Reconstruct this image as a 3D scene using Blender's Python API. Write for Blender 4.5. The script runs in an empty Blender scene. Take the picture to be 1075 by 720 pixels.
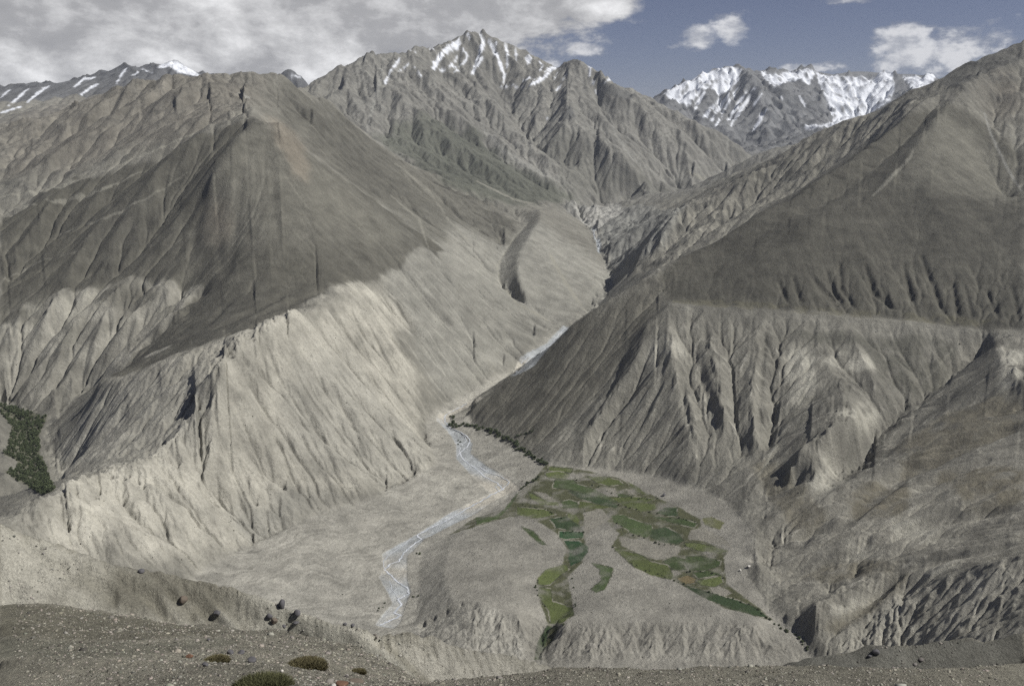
import bpy, bmesh, math, random
import numpy as np
from concurrent.futures import ThreadPoolExecutor
from mathutils import Vector

# ------------------------------------------------------------------ camera, world, sun
SC = bpy.context.scene
LENS, PITCH = 35.0, math.radians(11.9)
cam_d = bpy.data.cameras.new("camera"); cam = bpy.data.objects.new("camera", cam_d)
SC.collection.objects.link(cam); SC.camera = cam
cam.location = (0, 0, 0)
cam.rotation_euler = (math.radians(90) - PITCH, 0, 0)
cam_d.lens = LENS; cam_d.sensor_width = 36.0
cam_d.clip_start = 0.5; cam_d.clip_end = 120000

SUN_EL, SUN_AZ = math.radians(48), math.radians(102)     # azimuth clockwise from the view axis (+Y)
SUN_STRENGTH, SKY_STRENGTH, EXPOSURE = 4.9, 0.066, 0.16

SC.view_settings.view_transform = 'Standard'; SC.view_settings.look = 'None'
SC.view_settings.gamma = 1; SC.view_settings.use_curve_mapping = False
SC.view_settings.exposure = EXPOSURE
SC.cycles.max_bounces = 4; SC.cycles.diffuse_bounces = 2; SC.cycles.volume_bounces = 0
SC.cycles.use_denoising = False; SC.cycles.use_adaptive_sampling = False

sun_d = bpy.data.lights.new("sun", 'SUN'); sun = bpy.data.objects.new("sun", sun_d)
SC.collection.objects.link(sun)
sun_d.energy = SUN_STRENGTH; sun_d.angle = math.radians(0.5); sun_d.color = (1.0, 0.965, 0.91)
sdir = Vector((math.sin(SUN_AZ) * math.cos(SUN_EL), math.cos(SUN_AZ) * math.cos(SUN_EL), math.sin(SUN_EL)))
sun.rotation_euler = sdir.to_track_quat('Z', 'Y').to_euler()
# ------------------------------------------------------------------ sky with clouds
class NT:
    """small helper for node trees"""
    def __init__(s, nt): s.nt = nt; s.N = nt.nodes; s.L = nt.links
    def n(s, t, **kw):
        nd = s.N.new(t)
        for k, v in kw.items(): setattr(nd, k, v)
        return nd
    def put(s, sock, v):
        if isinstance(v, bpy.types.NodeSocket): s.L.new(v, sock)
        else: sock.default_value = v
    def m(s, op, a, b=0.0, c=0.0, clamp=False):
        nd = s.n('ShaderNodeMath', operation=op, use_clamp=clamp)
        for i, v in enumerate((a, b, c)): s.put(nd.inputs[i], v)
        return nd.outputs[0]
    def ramp(s, v, a, b, lo=0.0, hi=1.0, smooth=True):
        nd = s.n('ShaderNodeMapRange', interpolation_type='SMOOTHSTEP' if smooth else 'LINEAR')
        for i, x in enumerate((v, a, b, lo, hi)): s.put(nd.inputs[i], x)
        return nd.outputs[0]
    def mix(s, f, a, b, mode='MIX'):
        nd = s.n('ShaderNodeMix', data_type='RGBA', blend_type=mode)
        s.put(nd.inputs[0], f); s.put(nd.inputs[6], a); s.put(nd.inputs[7], b)
        return nd.outputs[2]
    def noise(s, vec, scale, detail=4, rough=0.5, dist=0.0, dims='3D'):
        nd = s.n('ShaderNodeTexNoise', noise_dimensions=dims)
        s.put(nd.inputs['Vector'], vec)
        nd.inputs['Scale'].default_value = scale; nd.inputs['Detail'].default_value = detail
        nd.inputs['Roughness'].default_value = rough; nd.inputs['Distortion'].default_value = dist
        return nd.outputs['Fac']

world = bpy.data.worlds.new("World"); SC.world = world; world.use_nodes = True
w = NT(world.node_tree); w.N.clear()
sky = w.n('ShaderNodeTexSky', sky_type='NISHITA')
sky.sun_disc = False; sky.sun_elevation = SUN_EL; sky.sun_rotation = SUN_AZ
sky.altitude = 3800; sky.air_density = 1.0; sky.dust_density = 1.4; sky.ozone_density = 1.2
tc = w.n('ShaderNodeTexCoord'); sep = w.n('ShaderNodeSeparateXYZ'); w.L.new(tc.outputs['Generated'], sep.inputs[0])
X, Y, Z_ = sep.outputs
hor = w.m('SQRT', w.m('ADD', w.m('MULTIPLY', X, X), w.m('MULTIPLY', Y, Y)))
AZ = w.m('ARCTAN2', X, Y); EL = w.m('ARCTAN2', Z_, hor)       # radians
comb = w.n('ShaderNodeCombineXYZ'); w.put(comb.inputs[0], AZ); w.put(comb.inputs[1], w.m('MULTIPLY', EL, 1.7))
P3 = comb.outputs[0]
n_big = w.noise(P3, 5.0, 7, 0.58, 0.25)
n_med = w.noise(P3, 16.0, 8, 0.62, 0.15)
n_fine = w.noise(P3, 38.0, 6, 0.6, 0.1)
def blob(az, el, ra, re):
    a = w.m('DIVIDE', w.m('SUBTRACT', AZ, az), ra); b = w.m('DIVIDE', w.m('SUBTRACT', EL, el), re)
    return w.m('SUBTRACT', 1.0, w.m('SQRT', w.m('ADD', w.m('MULTIPLY', a, a), w.m('MULTIPLY', b, b))))
def pixdir(px, py):
    a, b = (px - 537.5) / 1045.0, -(py - 360) / 1045.0
    yy = math.cos(PITCH) + b * math.sin(PITCH); zz = -math.sin(PITCH) + b * math.cos(PITCH)
    return math.atan2(a, yy), math.atan2(zz, math.hypot(a, yy))
def pb(px, py, rx, ry):
    az, el = pixdir(px, py); return blob(az, el, rx / 1045.0, ry / 1045.0)
# one wide deck of cloud to the left, thinning towards the right, and small cumulus
deck = w.m('MAXIMUM', pb(60, -120, 560, 270), pb(530, -60, 170, 100))
deck = w.m('MAXIMUM', deck, pb(-500, -60, 700, 300))
wob = w.m('MULTIPLY', w.m('SUBTRACT', n_big, 0.5), 1.1)
wob = w.m('ADD', wob, w.m('MULTIPLY', w.m('SUBTRACT', n_med, 0.5), 0.75))
deck_a = w.ramp(w.m('ADD', deck, wob), -0.02, 0.16)
small = pb(732, 40, 27, 15)
for q in ((768, 28, 24, 18), (945, 45, 38, 27), (1000, 58, 62, 26), (955, 60, 44, 22), (857, 72, 34, 7), (895, 0, 30, 6),
          (540, 60, 60, 14), (612, 52, 26, 9), (1200, 60, 110, 40), (570, 68, 30, 9), (1350, -120, 220, 70)):
    small = w.m('MAXIMUM', small, pb(*q))
sw = w.m('ADD', w.m('MULTIPLY', w.m('SUBTRACT', n_med, 0.5), 2.2), w.m('MULTIPLY', w.m('SUBTRACT', n_fine, 0.5), 1.6))
small_a = w.m('MULTIPLY', w.ramp(w.m('ADD', small, sw), 0.05, 0.75), 0.85)
alpha = w.m('MAXIMUM', deck_a, small_a, clamp=True)
# cloud brightness: grey underside, brighter thin edges
tone = w.m('ADD', w.m('MULTIPLY', n_big, 0.62), w.m('MULTIPLY', n_med, 0.5))
deck_col = w.n('ShaderNodeValToRGB')
cr = deck_col.color_ramp; cr.elements[0].position = 0.40; cr.elements[0].color = (4.0, 4.05, 4.25, 1)
cr.elements[1].position = 0.70; cr.elements[1].color = (13.5, 13.5, 13.6, 1)
e = cr.elements.new(0.54); e.color = (5.6, 5.6, 5.75, 1)
e = cr.elements.new(0.62); e.color = (9.0, 9.0, 9.1, 1)
w.L.new(tone, deck_col.inputs[0])
bright = w.n('ShaderNodeRGB'); bright.outputs[0].default_value = (7.2, 7.3, 7.7, 1)
ccol = w.mix(w.ramp(small_a, 0.1, 0.6), deck_col.outputs[0], w.mix(w.ramp(n_fine, .38, .62), (6, 6.2, 6.8, 1), (11, 11, 11.2, 1)))
ccol = w.mix(w.ramp(deck_a, 0.0, 0.5), ccol, deck_col.outputs[0])
hsv = w.n('ShaderNodeHueSaturation'); hsv.inputs['Saturation'].default_value = 0.85; hsv.inputs['Value'].default_value = 0.56
w.L.new(sky.outputs[0], hsv.inputs['Color'])
col = w.mix(alpha, w.mix(1.0, hsv.outputs[0], (1.06, .97, 1.12, 1), 'MULTIPLY'), ccol)
bg = w.n('ShaderNodeBackground'); bg.inputs[1].default_value = SKY_STRENGTH; w.L.new(col, bg.inputs[0])
out = w.n('ShaderNodeOutputWorld'); w.L.new(bg.outputs[0], out.inputs[0])

# ------------------------------------------------------------------ surveying helpers
F = 1045.0; CP, SP = math.cos(PITCH), math.sin(PITCH)
def ray(px, py):
    a, b = (px - 537.5) / F, -(py - 360.0) / F
    return a, CP + b * SP, -SP + b * CP
def d(px, py, D):                 # a point seen in direction px,py standing D metres ahead
    x, y, z = ray(px, py); s = D / y; return (x * s, D, z * s)
def z(px, py, zz):                # the same, at the height zz below the camera
    x, y, zr = ray(px, py); s = zz / zr; return (x * s, y * s, zz)
def h(px, D, zz):                 # a point D metres ahead at height zz
    yc = D * CP - zz * SP; return ((px - 537.5) / F * yc, D, zz)

L = []                            # breaklines: ridges, gullies, feet of slopes
def line(*p): L.append(list(p))
# --- river and banks
RIVER_PTS = [z(380, 690, -912), z(405, 662, -908), z(421, 640, -906), z(428, 622, -904), z(408, 600, -901), z(411, 580, -898), z(440, 562, -894),
     z(485, 537, -888), z(532, 514, -882), z(508, 495, -874), z(490, 472, -866), z(470, 450, -858), z(464, 437, -852), z(488, 424, -842),
     z(525, 402, -824), z(548, 383, -807), z(575, 364, -790), z(596, 345, -771), z(625, 322, -742), z(645, 302, -705),
     z(634, 275, -640), z(626, 258, -595), z(618, 240, -545), z(605, 224, -500)]
line(*RIVER_PTS, d(660, 212, 6700), d(720, 206, 7000), d(770, 192, 7400), d(812, 171, 8300), d(850, 147, 11000), d(870, 138, 12300))
RIVER_OUT = [h(330, 1400, -918), h(200, 1250, -925), h(0, 1100, -935)]
line(RIVER_PTS[0], *RIVER_OUT)
FOOT_L = [h(50, 1480, -850), h(150, 1620, -852), z(215, 598, -846), z(270, 566, -850), z(330, 542, -856), z(400, 520, -861), z(455, 487, -862), z(448, 458, -852), z(448, 440, -845),
     z(500, 406, -822), z(535, 386, -800), z(560, 367, -786), z(584, 346, -765)]
line(*FOOT_L)
line(z(300, 618, -884), z(380, 612, -897), z(385, 575, -893), z(430, 545, -888), z(480, 520, -880), z(478, 495, -870))
TERR_EDGE = [z(545, 518, -872), z(500, 552, -870), z(472, 572, -868), z(466, 600, -866), z(474, 628, -860), z(502, 634, -852), z(545, 647, -850)]
line(*TERR_EDGE)
line(z(538, 520, -880), z(490, 550, -887), z(445, 578, -893), z(440, 600, -898), z(438, 640, -904), z(432, 668, -907), h(480, 1470, -903), h(560, 1450, -898), h(700, 1440, -895), h(850, 1420, -880))
line(z(585, 648, -850), z(620, 650, -845), z(680, 652, -838), z(760, 648, -828), z(795, 654, -824))
line(z(600, 520, -850), z(560, 560, -856)); line(z(640, 580, -846), z(700, 560, -836), z(760, 600, -827))
line(z(650, 520, -838), z(720, 540, -824), z(790, 590, -816)); line(z(640, 620, -846), z(720, 610, -834))
line(z(500, 580, -856), z(540, 610, -853))
line(z(566, 692, -892), z(575, 665, -882), z(597, 640, -872), z(583, 610, -864), z(604, 578, -858))
FOOT_R = [z(489, 437, -850), z(502, 450, -848), z(540, 470, -848), z(575, 488, -844), z(640, 493, -832), z(700, 503, -818), z(760, 525, -806), z(790, 560, -800), z(798, 600, -806)]
line(*FOOT_R)
V3 = [z(857, 694, -856), z(838, 668, -842), z(806, 640, -833), z(788, 614, -824), z(775, 592, -816)]
line(*V3); line(V3[0], h(865, 1400, -885), h(870, 1200, -905))
# --- right mountain
BENCH = [d(700, 318, 2840), d(750, 321, 2815), d(800, 325, 2790), d(880, 332, 2740), d(1000, 341, 2640), d(1075, 347, 2560), d(1180, 355, 2450), d(1300, 360, 2350)]
line(*BENCH); line(*[(q[0] * 1.008, q[1] + 26, q[2] + 1.0) for q in BENCH])
R1 = [d(489, 434, 2900), d(541, 396, 2950), d(568, 376, 2960), d(601, 342, 2980), d(648, 309, 3010), d(678, 290, 3050), d(720, 270, 3150), d(760, 246, 3260), d(800, 222, 3400),
      d(850, 196, 3550), d(890, 170, 3700), d(915, 150, 3820), d(950, 120, 3990), d(990, 94, 4180), d(1030, 75, 4380)]
line(*R1)
line(d(1030, 79, 4280), d(1010, 95, 4130), d(990, 114, 3960), d(960, 154, 3680), d(935, 185, 3480), d(916, 207, 3360), d(880, 222, 3290), d(840, 236, 3200))
line(d(985, 108, 4110), d(950, 150, 3850), d(915, 180, 3640), d(880, 207, 3490), d(840, 226, 3380))
line(d(1060, 130, 3950), d(1075, 200, 3500)); line(d(1045, 110, 4150), d(1030, 170, 3700), d(1060, 215, 3480))
RSKY = [d(1300, 10, 4900), d(1180, 20, 4750), d(1075, 40, 4620), d(1062, 42, 4590), d(1045, 51, 4560), d(1025, 63, 4530), d(1005, 72, 4500), d(985, 84, 4500), d(960, 95, 4520)]
R2 = [d(935, 106, 4600), d(910, 120, 4680), d(890, 129, 4750), d(870, 137, 4800), d(850, 144, 4850), d(815, 165, 4900), d(780, 190, 4860), d(745, 205, 4800), d(715, 222, 4720), d(690, 241, 4600), d(672, 264, 4500), d(660, 291, 4420)]
line(*RSKY, *R2)
line(h(620, 3400, -725), h(690, 3900, -650), h(760, 3900, -545), h(850, 4000, -370), h(920, 4130, -170))
line(d(715, 219, 5400), d(760, 190, 6200), d(840, 148, 6600)); line(h(1000, 5600, -50), h(1150, 5600, -20))
line(d(700, 226, 5500), d(672, 246, 5150), d(655, 268, 4950))
FLUTES = []
def pix(p):
    yc = p[1] * CP - p[2] * SP; return 537.5 + F * p[0] / yc, 360 - F * (p[1] * SP + p[2] * CP) / yc
BASEF = FOOT_R[1:7] + [d(800, 492, 2200), d(850, 470, 2260)]
TOPF = [R1[2], R1[3], R1[4], d(690, 312, 2860)] + BENCH[:5]
def on(ln, px):
    k = sorted((pix(p)[0], p) for p in ln); xs = [a for a, _ in k]
    return np.array([np.interp(px, xs, [p[i] for _, p in k]) for i in range(3)])
def PRD(px, py, off):             # the fluted face under the bench
    a, b = on(BASEF, px), on(TOPF, px); t0, t1 = 0., 1.
    for _ in range(30):
        t = (t0 + t1) / 2; q = a + (b - a) * t
        if pix(q)[1] > py: t0 = t
        else: t1 = t
    return d(px, py, q[1] + off)
for pts in (((714, 326), (728, 370), (742, 410), (752, 450), (765, 490)), ((768, 326), (768, 365), (770, 400), (772, 440), (785, 480)),
            ((826, 334), (818, 370), (812, 410), (812, 445), (805, 475)), ((690, 350), (676, 390), (650, 430), (622, 470)),
            ((668, 345), (650, 385), (622, 425), (600, 460))):
    for i, p in enumerate(pts): pass
    line(*[PRD(p[0], p[1], 4 + 17 * min(1, i / 2)) for i, p in enumerate(pts)])
for pts in (((700, 345), (705, 380), (715, 420), (728, 455)), ((680, 340), (665, 385), (640, 425), (612, 462)), ((742, 352), (752, 390), (760, 430)),
            ((797, 345), (792, 385), (788, 430), (792, 455)), ((845, 365), (838, 400), (826, 440))):
    line(*[PRD(p[0], p[1], -18) for p in pts])
# lower right hills
line(d(900, 600, 1690), d(855, 640, 1570)); line(d(862, 672, 1530), d(900, 640, 1566), d(950, 617, 1600), d(1000, 601, 1540), d(1075, 588, 1480), d(1200, 575, 1400))
line(d(950, 640, 1540), d(1000, 640, 1480), d(1075, 640, 1400), d(1200, 640, 1300)); line(z(900, 690, -838), d(950, 690, 1470), d(1000, 690, 1400), d(1075, 690, 1320), d(1200, 690, 1220)) 
line(d(870, 625, 1650), d(940, 592, 1640), d(1010, 566, 1650), d(1075, 555, 1600)); 
line(d(790, 598, 1812), d(850, 585, 1760), d(900, 562, 1760), d(960, 552, 1740)); line(d(810, 575, 1880), d(880, 540, 1880), d(930, 530, 1850), d(1000, 512, 1820), d(1075, 500, 1790))
line(d(800, 550, 1960), d(850, 530, 1960), d(900, 520, 1960), d(1000, 490, 1950)); line(d(1075, 430, 2150), d(1010, 440, 2180), d(950, 490, 2060), d(880, 508, 2020))
line(d(1036, 352, 2610), d(1028, 372, 2560), d(985, 402, 2470), d(950, 428, 2390), d(918, 452, 2300), d(905, 485, 2200), d(870, 500, 2120))
line(d(880, 400, 2420), d(900, 430, 2260), d(870, 455, 2150), d(830, 480, 2100)); line(d(1075, 400, 2200), d(1050, 375, 2380), d(1045, 352, 2560))
line(d(790, 490, 2190), d(840, 505, 2090), d(800, 520, 2090))
# --- left side: cliff crest, spur, plateau
CLIFF = [h(-200, 1350, -560), d(-60, 570, 1560), d(15, 546, 1700), d(60, 516, 1800), d(110, 497, 1950), d(170, 492, 2020), d(230, 492, 2080), d(290, 505, 2175), d(330, 521, 2195)]
line(*CLIFF)
line(d(110, 508, 1935), d(170, 504, 2003), d(230, 507, 2062))
SPUR = [d(400, 288, 3380), d(372, 302, 3120), d(345, 315, 2900), d(320, 326, 2720), d(300, 335, 2600), d(285, 342, 2520), d(262, 355, 2440), d(240, 372, 2350), d(229, 400, 2240), d(223, 430, 2170), d(220, 460, 2110), d(212, 485, 2055)]
line(*SPUR)
line(d(285, 342, 2520), d(235, 361, 2440), d(180, 381, 2440), d(130, 397, 2490), d(105, 404, 2560))
line(d(200, 347, 2720), d(260, 312, 2880), d(330, 296, 3050)); line(d(400, 288, 3380), d(430, 275, 3600), d(452, 264, 3800)); line(d(360, 262, 3330), d(400, 262, 3500))
line(z(70, 428, -778), z(50, 450, -803), z(58, 480, -815), z(76, 500, -822), h(60, 2250, -833), h(-50, 2150, -840), h(-300, 2000, -850))
line(z(20, 440, -798), z(30, 470, -812), z(38, 500, -825)); line(d(-5, 440, 2560), d(5, 470, 2420), d(2, 500, 2250)); line(d(0, 520, 2120), d(25, 520, 2130))
line(z(0, 420, -790), z(35, 432, -792), z(65, 427, -780), z(92, 408, -748), d(125, 385, 2800), d(155, 362, 2890), d(172, 335, 2980), d(176, 305, 3110))
line(d(0, 345, 3090), d(40, 318, 3180), d(80, 304, 3220), d(140, 298, 3220), d(163, 298, 3190)); line(d(185, 300, 3150), d(205, 296, 3140), d(215, 310, 3070), d(195, 335, 2960))
line(d(150, 440, 2270), d(90, 480, 2250))

# --- pyramid-shaped hill and the slopes left of it
line(d(240, 80, 4900), d(246, 92, 4640), d(256, 106, 4360), d(266, 117, 4080), d(268, 124, 3900), d(266, 132, 3790), d(245, 146, 3680), d(224, 180, 3540), d(213, 215, 3480), d(206, 245, 3390), d(203, 262, 3330))
PR = [d(266, 132, 3790), d(292, 128, 3850), d(330, 160, 3950), d(370, 190, 3950), d(400, 215, 3950), d(430, 240, 3880), d(452, 264, 3800), d(480, 300, 3650)]
line(*PR)
line(h(290, 4200, -20), h(310, 4300, -80), h(330, 4330, -140), h(370, 4280, -240), h(400, 4220, -320), h(430, 4120, -410), h(455, 4050, -480))
line(d(330, 118, 4750), d(370, 160, 4800), d(420, 205, 4700), d(470, 245, 4450))
line(d(300, 150, 3760), d(318, 190, 3600), d(330, 230, 3400), d(335, 262, 3230))
line(d(240, 116, 4130), d(200, 150, 3880), d(150, 195, 3720), d(80, 240, 3600), d(0, 288, 3470))
line(d(205, 100, 4560), d(130, 140, 4360), d(60, 178, 4180), d(-20, 212, 4020)); line(d(160, 95, 4720), d(90, 145, 4500), d(0, 190, 4330))
LSKY = [d(-200, 140, 5000), d(-60, 132, 5200), d(0, 134, 5200), d(40, 124, 5200), d(75, 114, 5150), d(100, 101, 5100), d(130, 90, 5000), d(160, 82, 4950), d(200, 80, 4900), d(235, 77, 4900), d(265, 75, 4900),
     d(290, 78, 4950), d(312, 88, 5100), d(345, 110, 5500), d(375, 137, 6050)]
line(*LSKY)
line(h(-200, 7200, -250), h(50, 7300, -200), h(200, 7200, -150), h(290, 7000, -60))
# --- gully behind the left mountain, and the lobe right of it
G1 = [d(374, 128, 6900), d(387, 147, 6500), d(427, 176, 6200), d(494, 203, 5850), d(540, 224, 5600), d(555, 234, 5380), d(539, 251, 5000), d(531, 264, 4800), d(522, 279, 4550),
      d(524, 293, 4400), d(531, 304, 4290), d(543, 319, 4170), d(560, 328, 4090), d(578, 338, 4010), z(590, 348, -772)]
line(*G1)

line(d(567, 218, 5600), d(566, 232, 5230), d(556, 247, 4880), d(545, 267, 4580), d(543, 285, 4340), d(547, 302, 4190), d(558, 320, 4075))
line(d(590, 217, 6150), d(620, 215, 6350), d(648, 211, 6700)); line(d(600, 235, 5600), d(628, 268, 5000)); line(d(590, 260, 4950), d(620, 300, 4500), d(625, 322, 4330))
# --- main massif
MSKY = [d(312, 95, 7400), d(330, 88, 7500), d(345, 83, 7600), d(360, 71, 7700), d(385, 62, 7900), d(402, 54, 8000), d(430, 54, 8250), d(455, 46, 8500), d(480, 37, 8700), d(497, 32, 8800), d(515, 38, 8800), d(545, 50, 8760), d(575, 66, 8680),
     d(588, 71, 8600), d(600, 63, 8500), d(617, 65, 8400), d(640, 78, 8300), d(665, 92, 8200), d(690, 108, 8100), d(740, 135, 7950), d(780, 155, 7800), d(812, 171, 7500)]
line(*MSKY)
line(h(300, 9800, -250), h(500, 10800, -150), h(650, 10400, -250), h(800, 9300, -300))
line(d(430, 54, 8250), d(454, 80, 8000), d(484, 112, 7600), d(504, 134, 7300), d(541, 158, 7000), d(574, 183, 6700))
line(d(500, 85, 8350), d(535, 100, 8150), d(548, 130, 7700), d(560, 156, 7300), d(592, 178, 6900), d(604, 203, 6500))
line(d(600, 64, 8450), d(598, 95, 8000), d(594, 113, 7700), d(615, 135, 7300), d(650, 165, 6900), d(682, 192, 6700))
line(d(625, 90, 8150), d(638, 124, 7750), d(661, 161, 7300), d(700, 188, 7200)); line(d(665, 92, 8200), d(690, 130, 7750), d(730, 163, 7500), d(768, 180, 7500))
line(d(402, 55, 8000), d(395, 90, 7500), d(387, 147, 6500)); line(d(425, 75, 7900), d(430, 97, 7500), d(415, 122, 7100), d(404, 142, 6800))
line(d(497, 33, 8800), d(480, 62, 8550), d(484, 95, 8050))
line(d(545, 50, 8760), d(560, 85, 8300)); line(d(480, 150, 6900), d(520, 190, 6300))
# --- far ranges
FSKY = [d(640, 135, 14000), d(690, 98, 14000), d(715, 88, 14000), d(740, 75, 14100), d(765, 69, 14200), d(779, 70, 14200), d(790, 76, 14400), d(810, 74, 14600), d(835, 73, 14800), d(855, 72, 15000), d(870, 73, 15000), d(895, 72, 15000), d(930, 72, 14800), d(960, 72, 14600), d(985, 80, 14500), d(1040, 95, 14400), d(1300, 110, 14400)]
line(*FSKY)
line(d(779, 70, 14200), d(790, 82, 13800), d(802, 93, 13300), d(824, 118, 12700), d(846, 146, 12000)); line(d(870, 130, 13000), d(890, 127, 13500), d(915, 127, 13700))
line(d(700, 112, 13000), d(730, 132, 12300), d(770, 155, 11600), d(800, 160, 11300)); line(d(740, 77, 14100), d(752, 105, 13400), d(770, 130, 12700))
line(h(500, 17500, -600), h(800, 18500, -400), h(1200, 18000, -400))
LFSKY = [d(-200, 100, 10200), d(0, 92, 10500), d(25, 90, 10500), d(60, 86, 10500), d(90, 82, 10450), d(128, 68, 10400), d(150, 70, 10400), d(170, 67, 10500), d(182, 62, 10600), d(200, 71, 10500), d(218, 80, 10400), d(250, 90, 10300), d(285, 85, 10300), d(303, 69, 10300), d(316, 76, 10300), d(330, 85, 10200), d(345, 92, 10000)]
line(*LFSKY); line(h(-200, 13500, -400), h(200, 13500, -400), h(400, 13000, -400))
# --- near hill
line(h(-250, 6, -4.6), h(100, 6, -4.6), h(537, 6, -4.7), h(1000, 6, -4.6), h(1300, 6, -4.6))
line(d(-150, 719, 24), d(0, 719, 24), d(300, 719, 21), d(537, 719, 19), d(800, 719, 20), d(1075, 719, 24), d(1200, 719, 26))
EDGE = [d(440, 717, 78), d(500, 709, 72), d(600, 701, 70), d(700, 699, 70), d(860, 697, 72), d(950, 700, 76), d(1075, 698, 82), d(1220, 696, 90)]
line(*EDGE)
line(d(-150, 622, 130), d(0, 632, 120), d(60, 633, 122), d(120, 643, 128), d(175, 652, 132)); line(d(0, 690, 52), d(150, 692, 50), d(300, 700, 44))
line(d(0, 655, 80), d(130, 662, 80), d(250, 670, 80), d(350, 694, 75))
CREST_B = [d(-150, 505, 325), d(0, 545, 330), d(60, 570, 335), d(130, 590, 338), d(190, 603, 340), d(240, 613, 338), d(300, 634, 330), d(345, 650, 325), d(385, 659, 322)]
line(*CREST_B)
line(h(-100, 265, -172), h(0, 270, -178), h(130, 272, -192), h(240, 268, -197), h(330, 268, -198), h(400, 272, -202), h(460, 276, -206), h(550, 284, -212), h(640, 290, -218))
line(d(175, 652, 132), d(250, 657, 130), d(330, 666, 122), d(380, 680, 108), d(420, 702, 90), EDGE[0])
line(h(-100, 200, -150), h(0, 200, -150), h(150, 190, -145), h(300, 180, -140), h(420, 160, -130))
FINS = [CREST_B[-1], d(420, 663, 322), d(450, 667, 324), d(480, 675, 326), d(520, 683, 330), d(560, 691, 334), d(600, 699, 338)]
line(*FINS)
line(h(560, 120, -95), h(700, 150, -120), h(900, 150, -125), h(1100, 150, -125))
GR = [d(800, 702, 372), d(830, 694, 376), d(885, 680, 384), d(953, 673, 388), d(1030, 670, 394), d(1075, 661, 400), d(1200, 645, 410)]
line(*GR); line(d(850, 700, 368), d(950, 703, 376), d(1075, 703, 382))
line(h(820, 240, -190), h(950, 220, -165), h(1075, 220, -160))
line(h(-150, 800, -560), h(100, 760, -540), h(300, 640, -500), h(420, 640, -500), h(600, 680, -510), h(800, 700, -520), h(1000, 680, -480), h(1200, 660, -440))
line(h(-150, 1100, -800), h(100, 1150, -840), h(400, 1150, -890), h(600, 1120, -890), h(850, 1100, -850)); line(h(1000, 1100, -850), h(1200, 1000, -800))

# ------------------------------------------------------------------ relax a smooth surface between the breaklines (log-polar grid)
TH0, TH1, NTH = -0.66, 0.66, 661
LR0, LR1, NLR = math.log(5.0), math.log(40000.0), 2400
def to_grid(x, y): return (np.arctan2(x, y) - TH0) / (TH1 - TH0) * (NTH - 1), (np.log(np.hypot(x, y)) - LR0) / (LR1 - LR0) * (NLR - 1)
acc = np.zeros((NLR, NTH)); cnt = np.zeros((NLR, NTH))
def dense(pts, step=0.6, close=False):
    pts = [np.array(p, float) for p in pts]
    if close: pts.append(pts[0])
    o = []
    for a, b in zip(pts[:-1], pts[1:]):
        ga, gb = to_grid(a[0], a[1]), to_grid(b[0], b[1])
        n = max(1, int(max(abs(ga[0] - gb[0]), abs(ga[1] - gb[1])) / step))
        t = np.linspace(0, 1, n, endpoint=False)[:, None]
        o.append(a + (b - a) * t)
    o.append(pts[-1][None]); return np.concatenate(o)
for pts in L:
    q = dense(pts); gi, gj = to_grid(q[:, 0], q[:, 1])
    gi = np.round(gi).astype(int); gj = np.round(gj).astype(int)
    ok = (gi >= 0) & (gi < NTH) & (gj >= 0) & (gj < NLR)
    np.add.at(acc, (gj[ok], gi[ok]), q[ok, 2]); np.add.at(cnt, (gj[ok], gi[ok]), 1)
def down(a, c):
    H, W = a.shape; H2, W2 = (H + 1) // 2, (W + 1) // 2
    A = np.zeros((H2 * 2, W2 * 2)); C = np.zeros((H2 * 2, W2 * 2)); A[:H, :W] = a; C[:H, :W] = c
    return A.reshape(H2, 2, W2, 2).sum((1, 3)), C.reshape(H2, 2, W2, 2).sum((1, 3))
def resize(a, H, W):
    ys = np.linspace(0, a.shape[0] - 1, H); xs = np.linspace(0, a.shape[1] - 1, W)
    y0 = np.minimum(ys.astype(int), a.shape[0] - 2); x0 = np.minimum(xs.astype(int), a.shape[1] - 2)
    fy = (ys - y0)[:, None]; fx = (xs - x0)[None]
    return (a[y0][:, x0] * (1 - fy) + a[y0 + 1][:, x0] * fy) * (1 - fx) + (a[y0][:, x0 + 1] * (1 - fy) + a[y0 + 1][:, x0 + 1] * fy) * fx
pyr = [(acc, cnt)]
while min(pyr[-1][0].shape) > 12: pyr.append(down(*pyr[-1]))
S = None
for a, c in reversed(pyr):
    msk = c > 0; val = np.where(msk, a / np.maximum(c, 1), 0)
    S = np.full(a.shape, val[msk].mean()) if S is None else resize(S, *a.shape)
    S[msk] = val[msk]
    for it in range(160 if a.shape[0] > 1500 else 300):
        p = np.pad(S, 1, mode='edge')
        S = S + 0.97 * ((p[:-2, 1:-1] + p[2:, 1:-1] + p[1:-1, :-2] + p[1:-1, 2:]) * 0.25 - S)
        S[msk] = val[msk]
def blur(a, n):
    for _ in range(n):
        p = np.pad(a, 1, mode='edge')
        a = (p[:-2, 1:-1] + p[2:, 1:-1] + p[1:-1, :-2] + p[1:-1, 2:] + 4 * p[1:-1, 1:-1]) / 8
    return a
S = blur(S, 3)
def sample(a, x, y):
    gi, gj = to_grid(x, y); gi = np.clip(gi, 0, NTH - 1.001); gj = np.clip(gj, 0, NLR - 1.001)
    i = gi.astype(np.int32); j = gj.astype(np.int32); fi = (gi - i).astype(np.float32); fj = (gj - j).astype(np.float32)
    a = a.astype(np.float32)
    return (a[j, i] * (1 - fi) + a[j, i + 1] * fi) * (1 - fj) + (a[j + 1, i] * (1 - fi) + a[j + 1, i + 1] * fi) * fj

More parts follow.
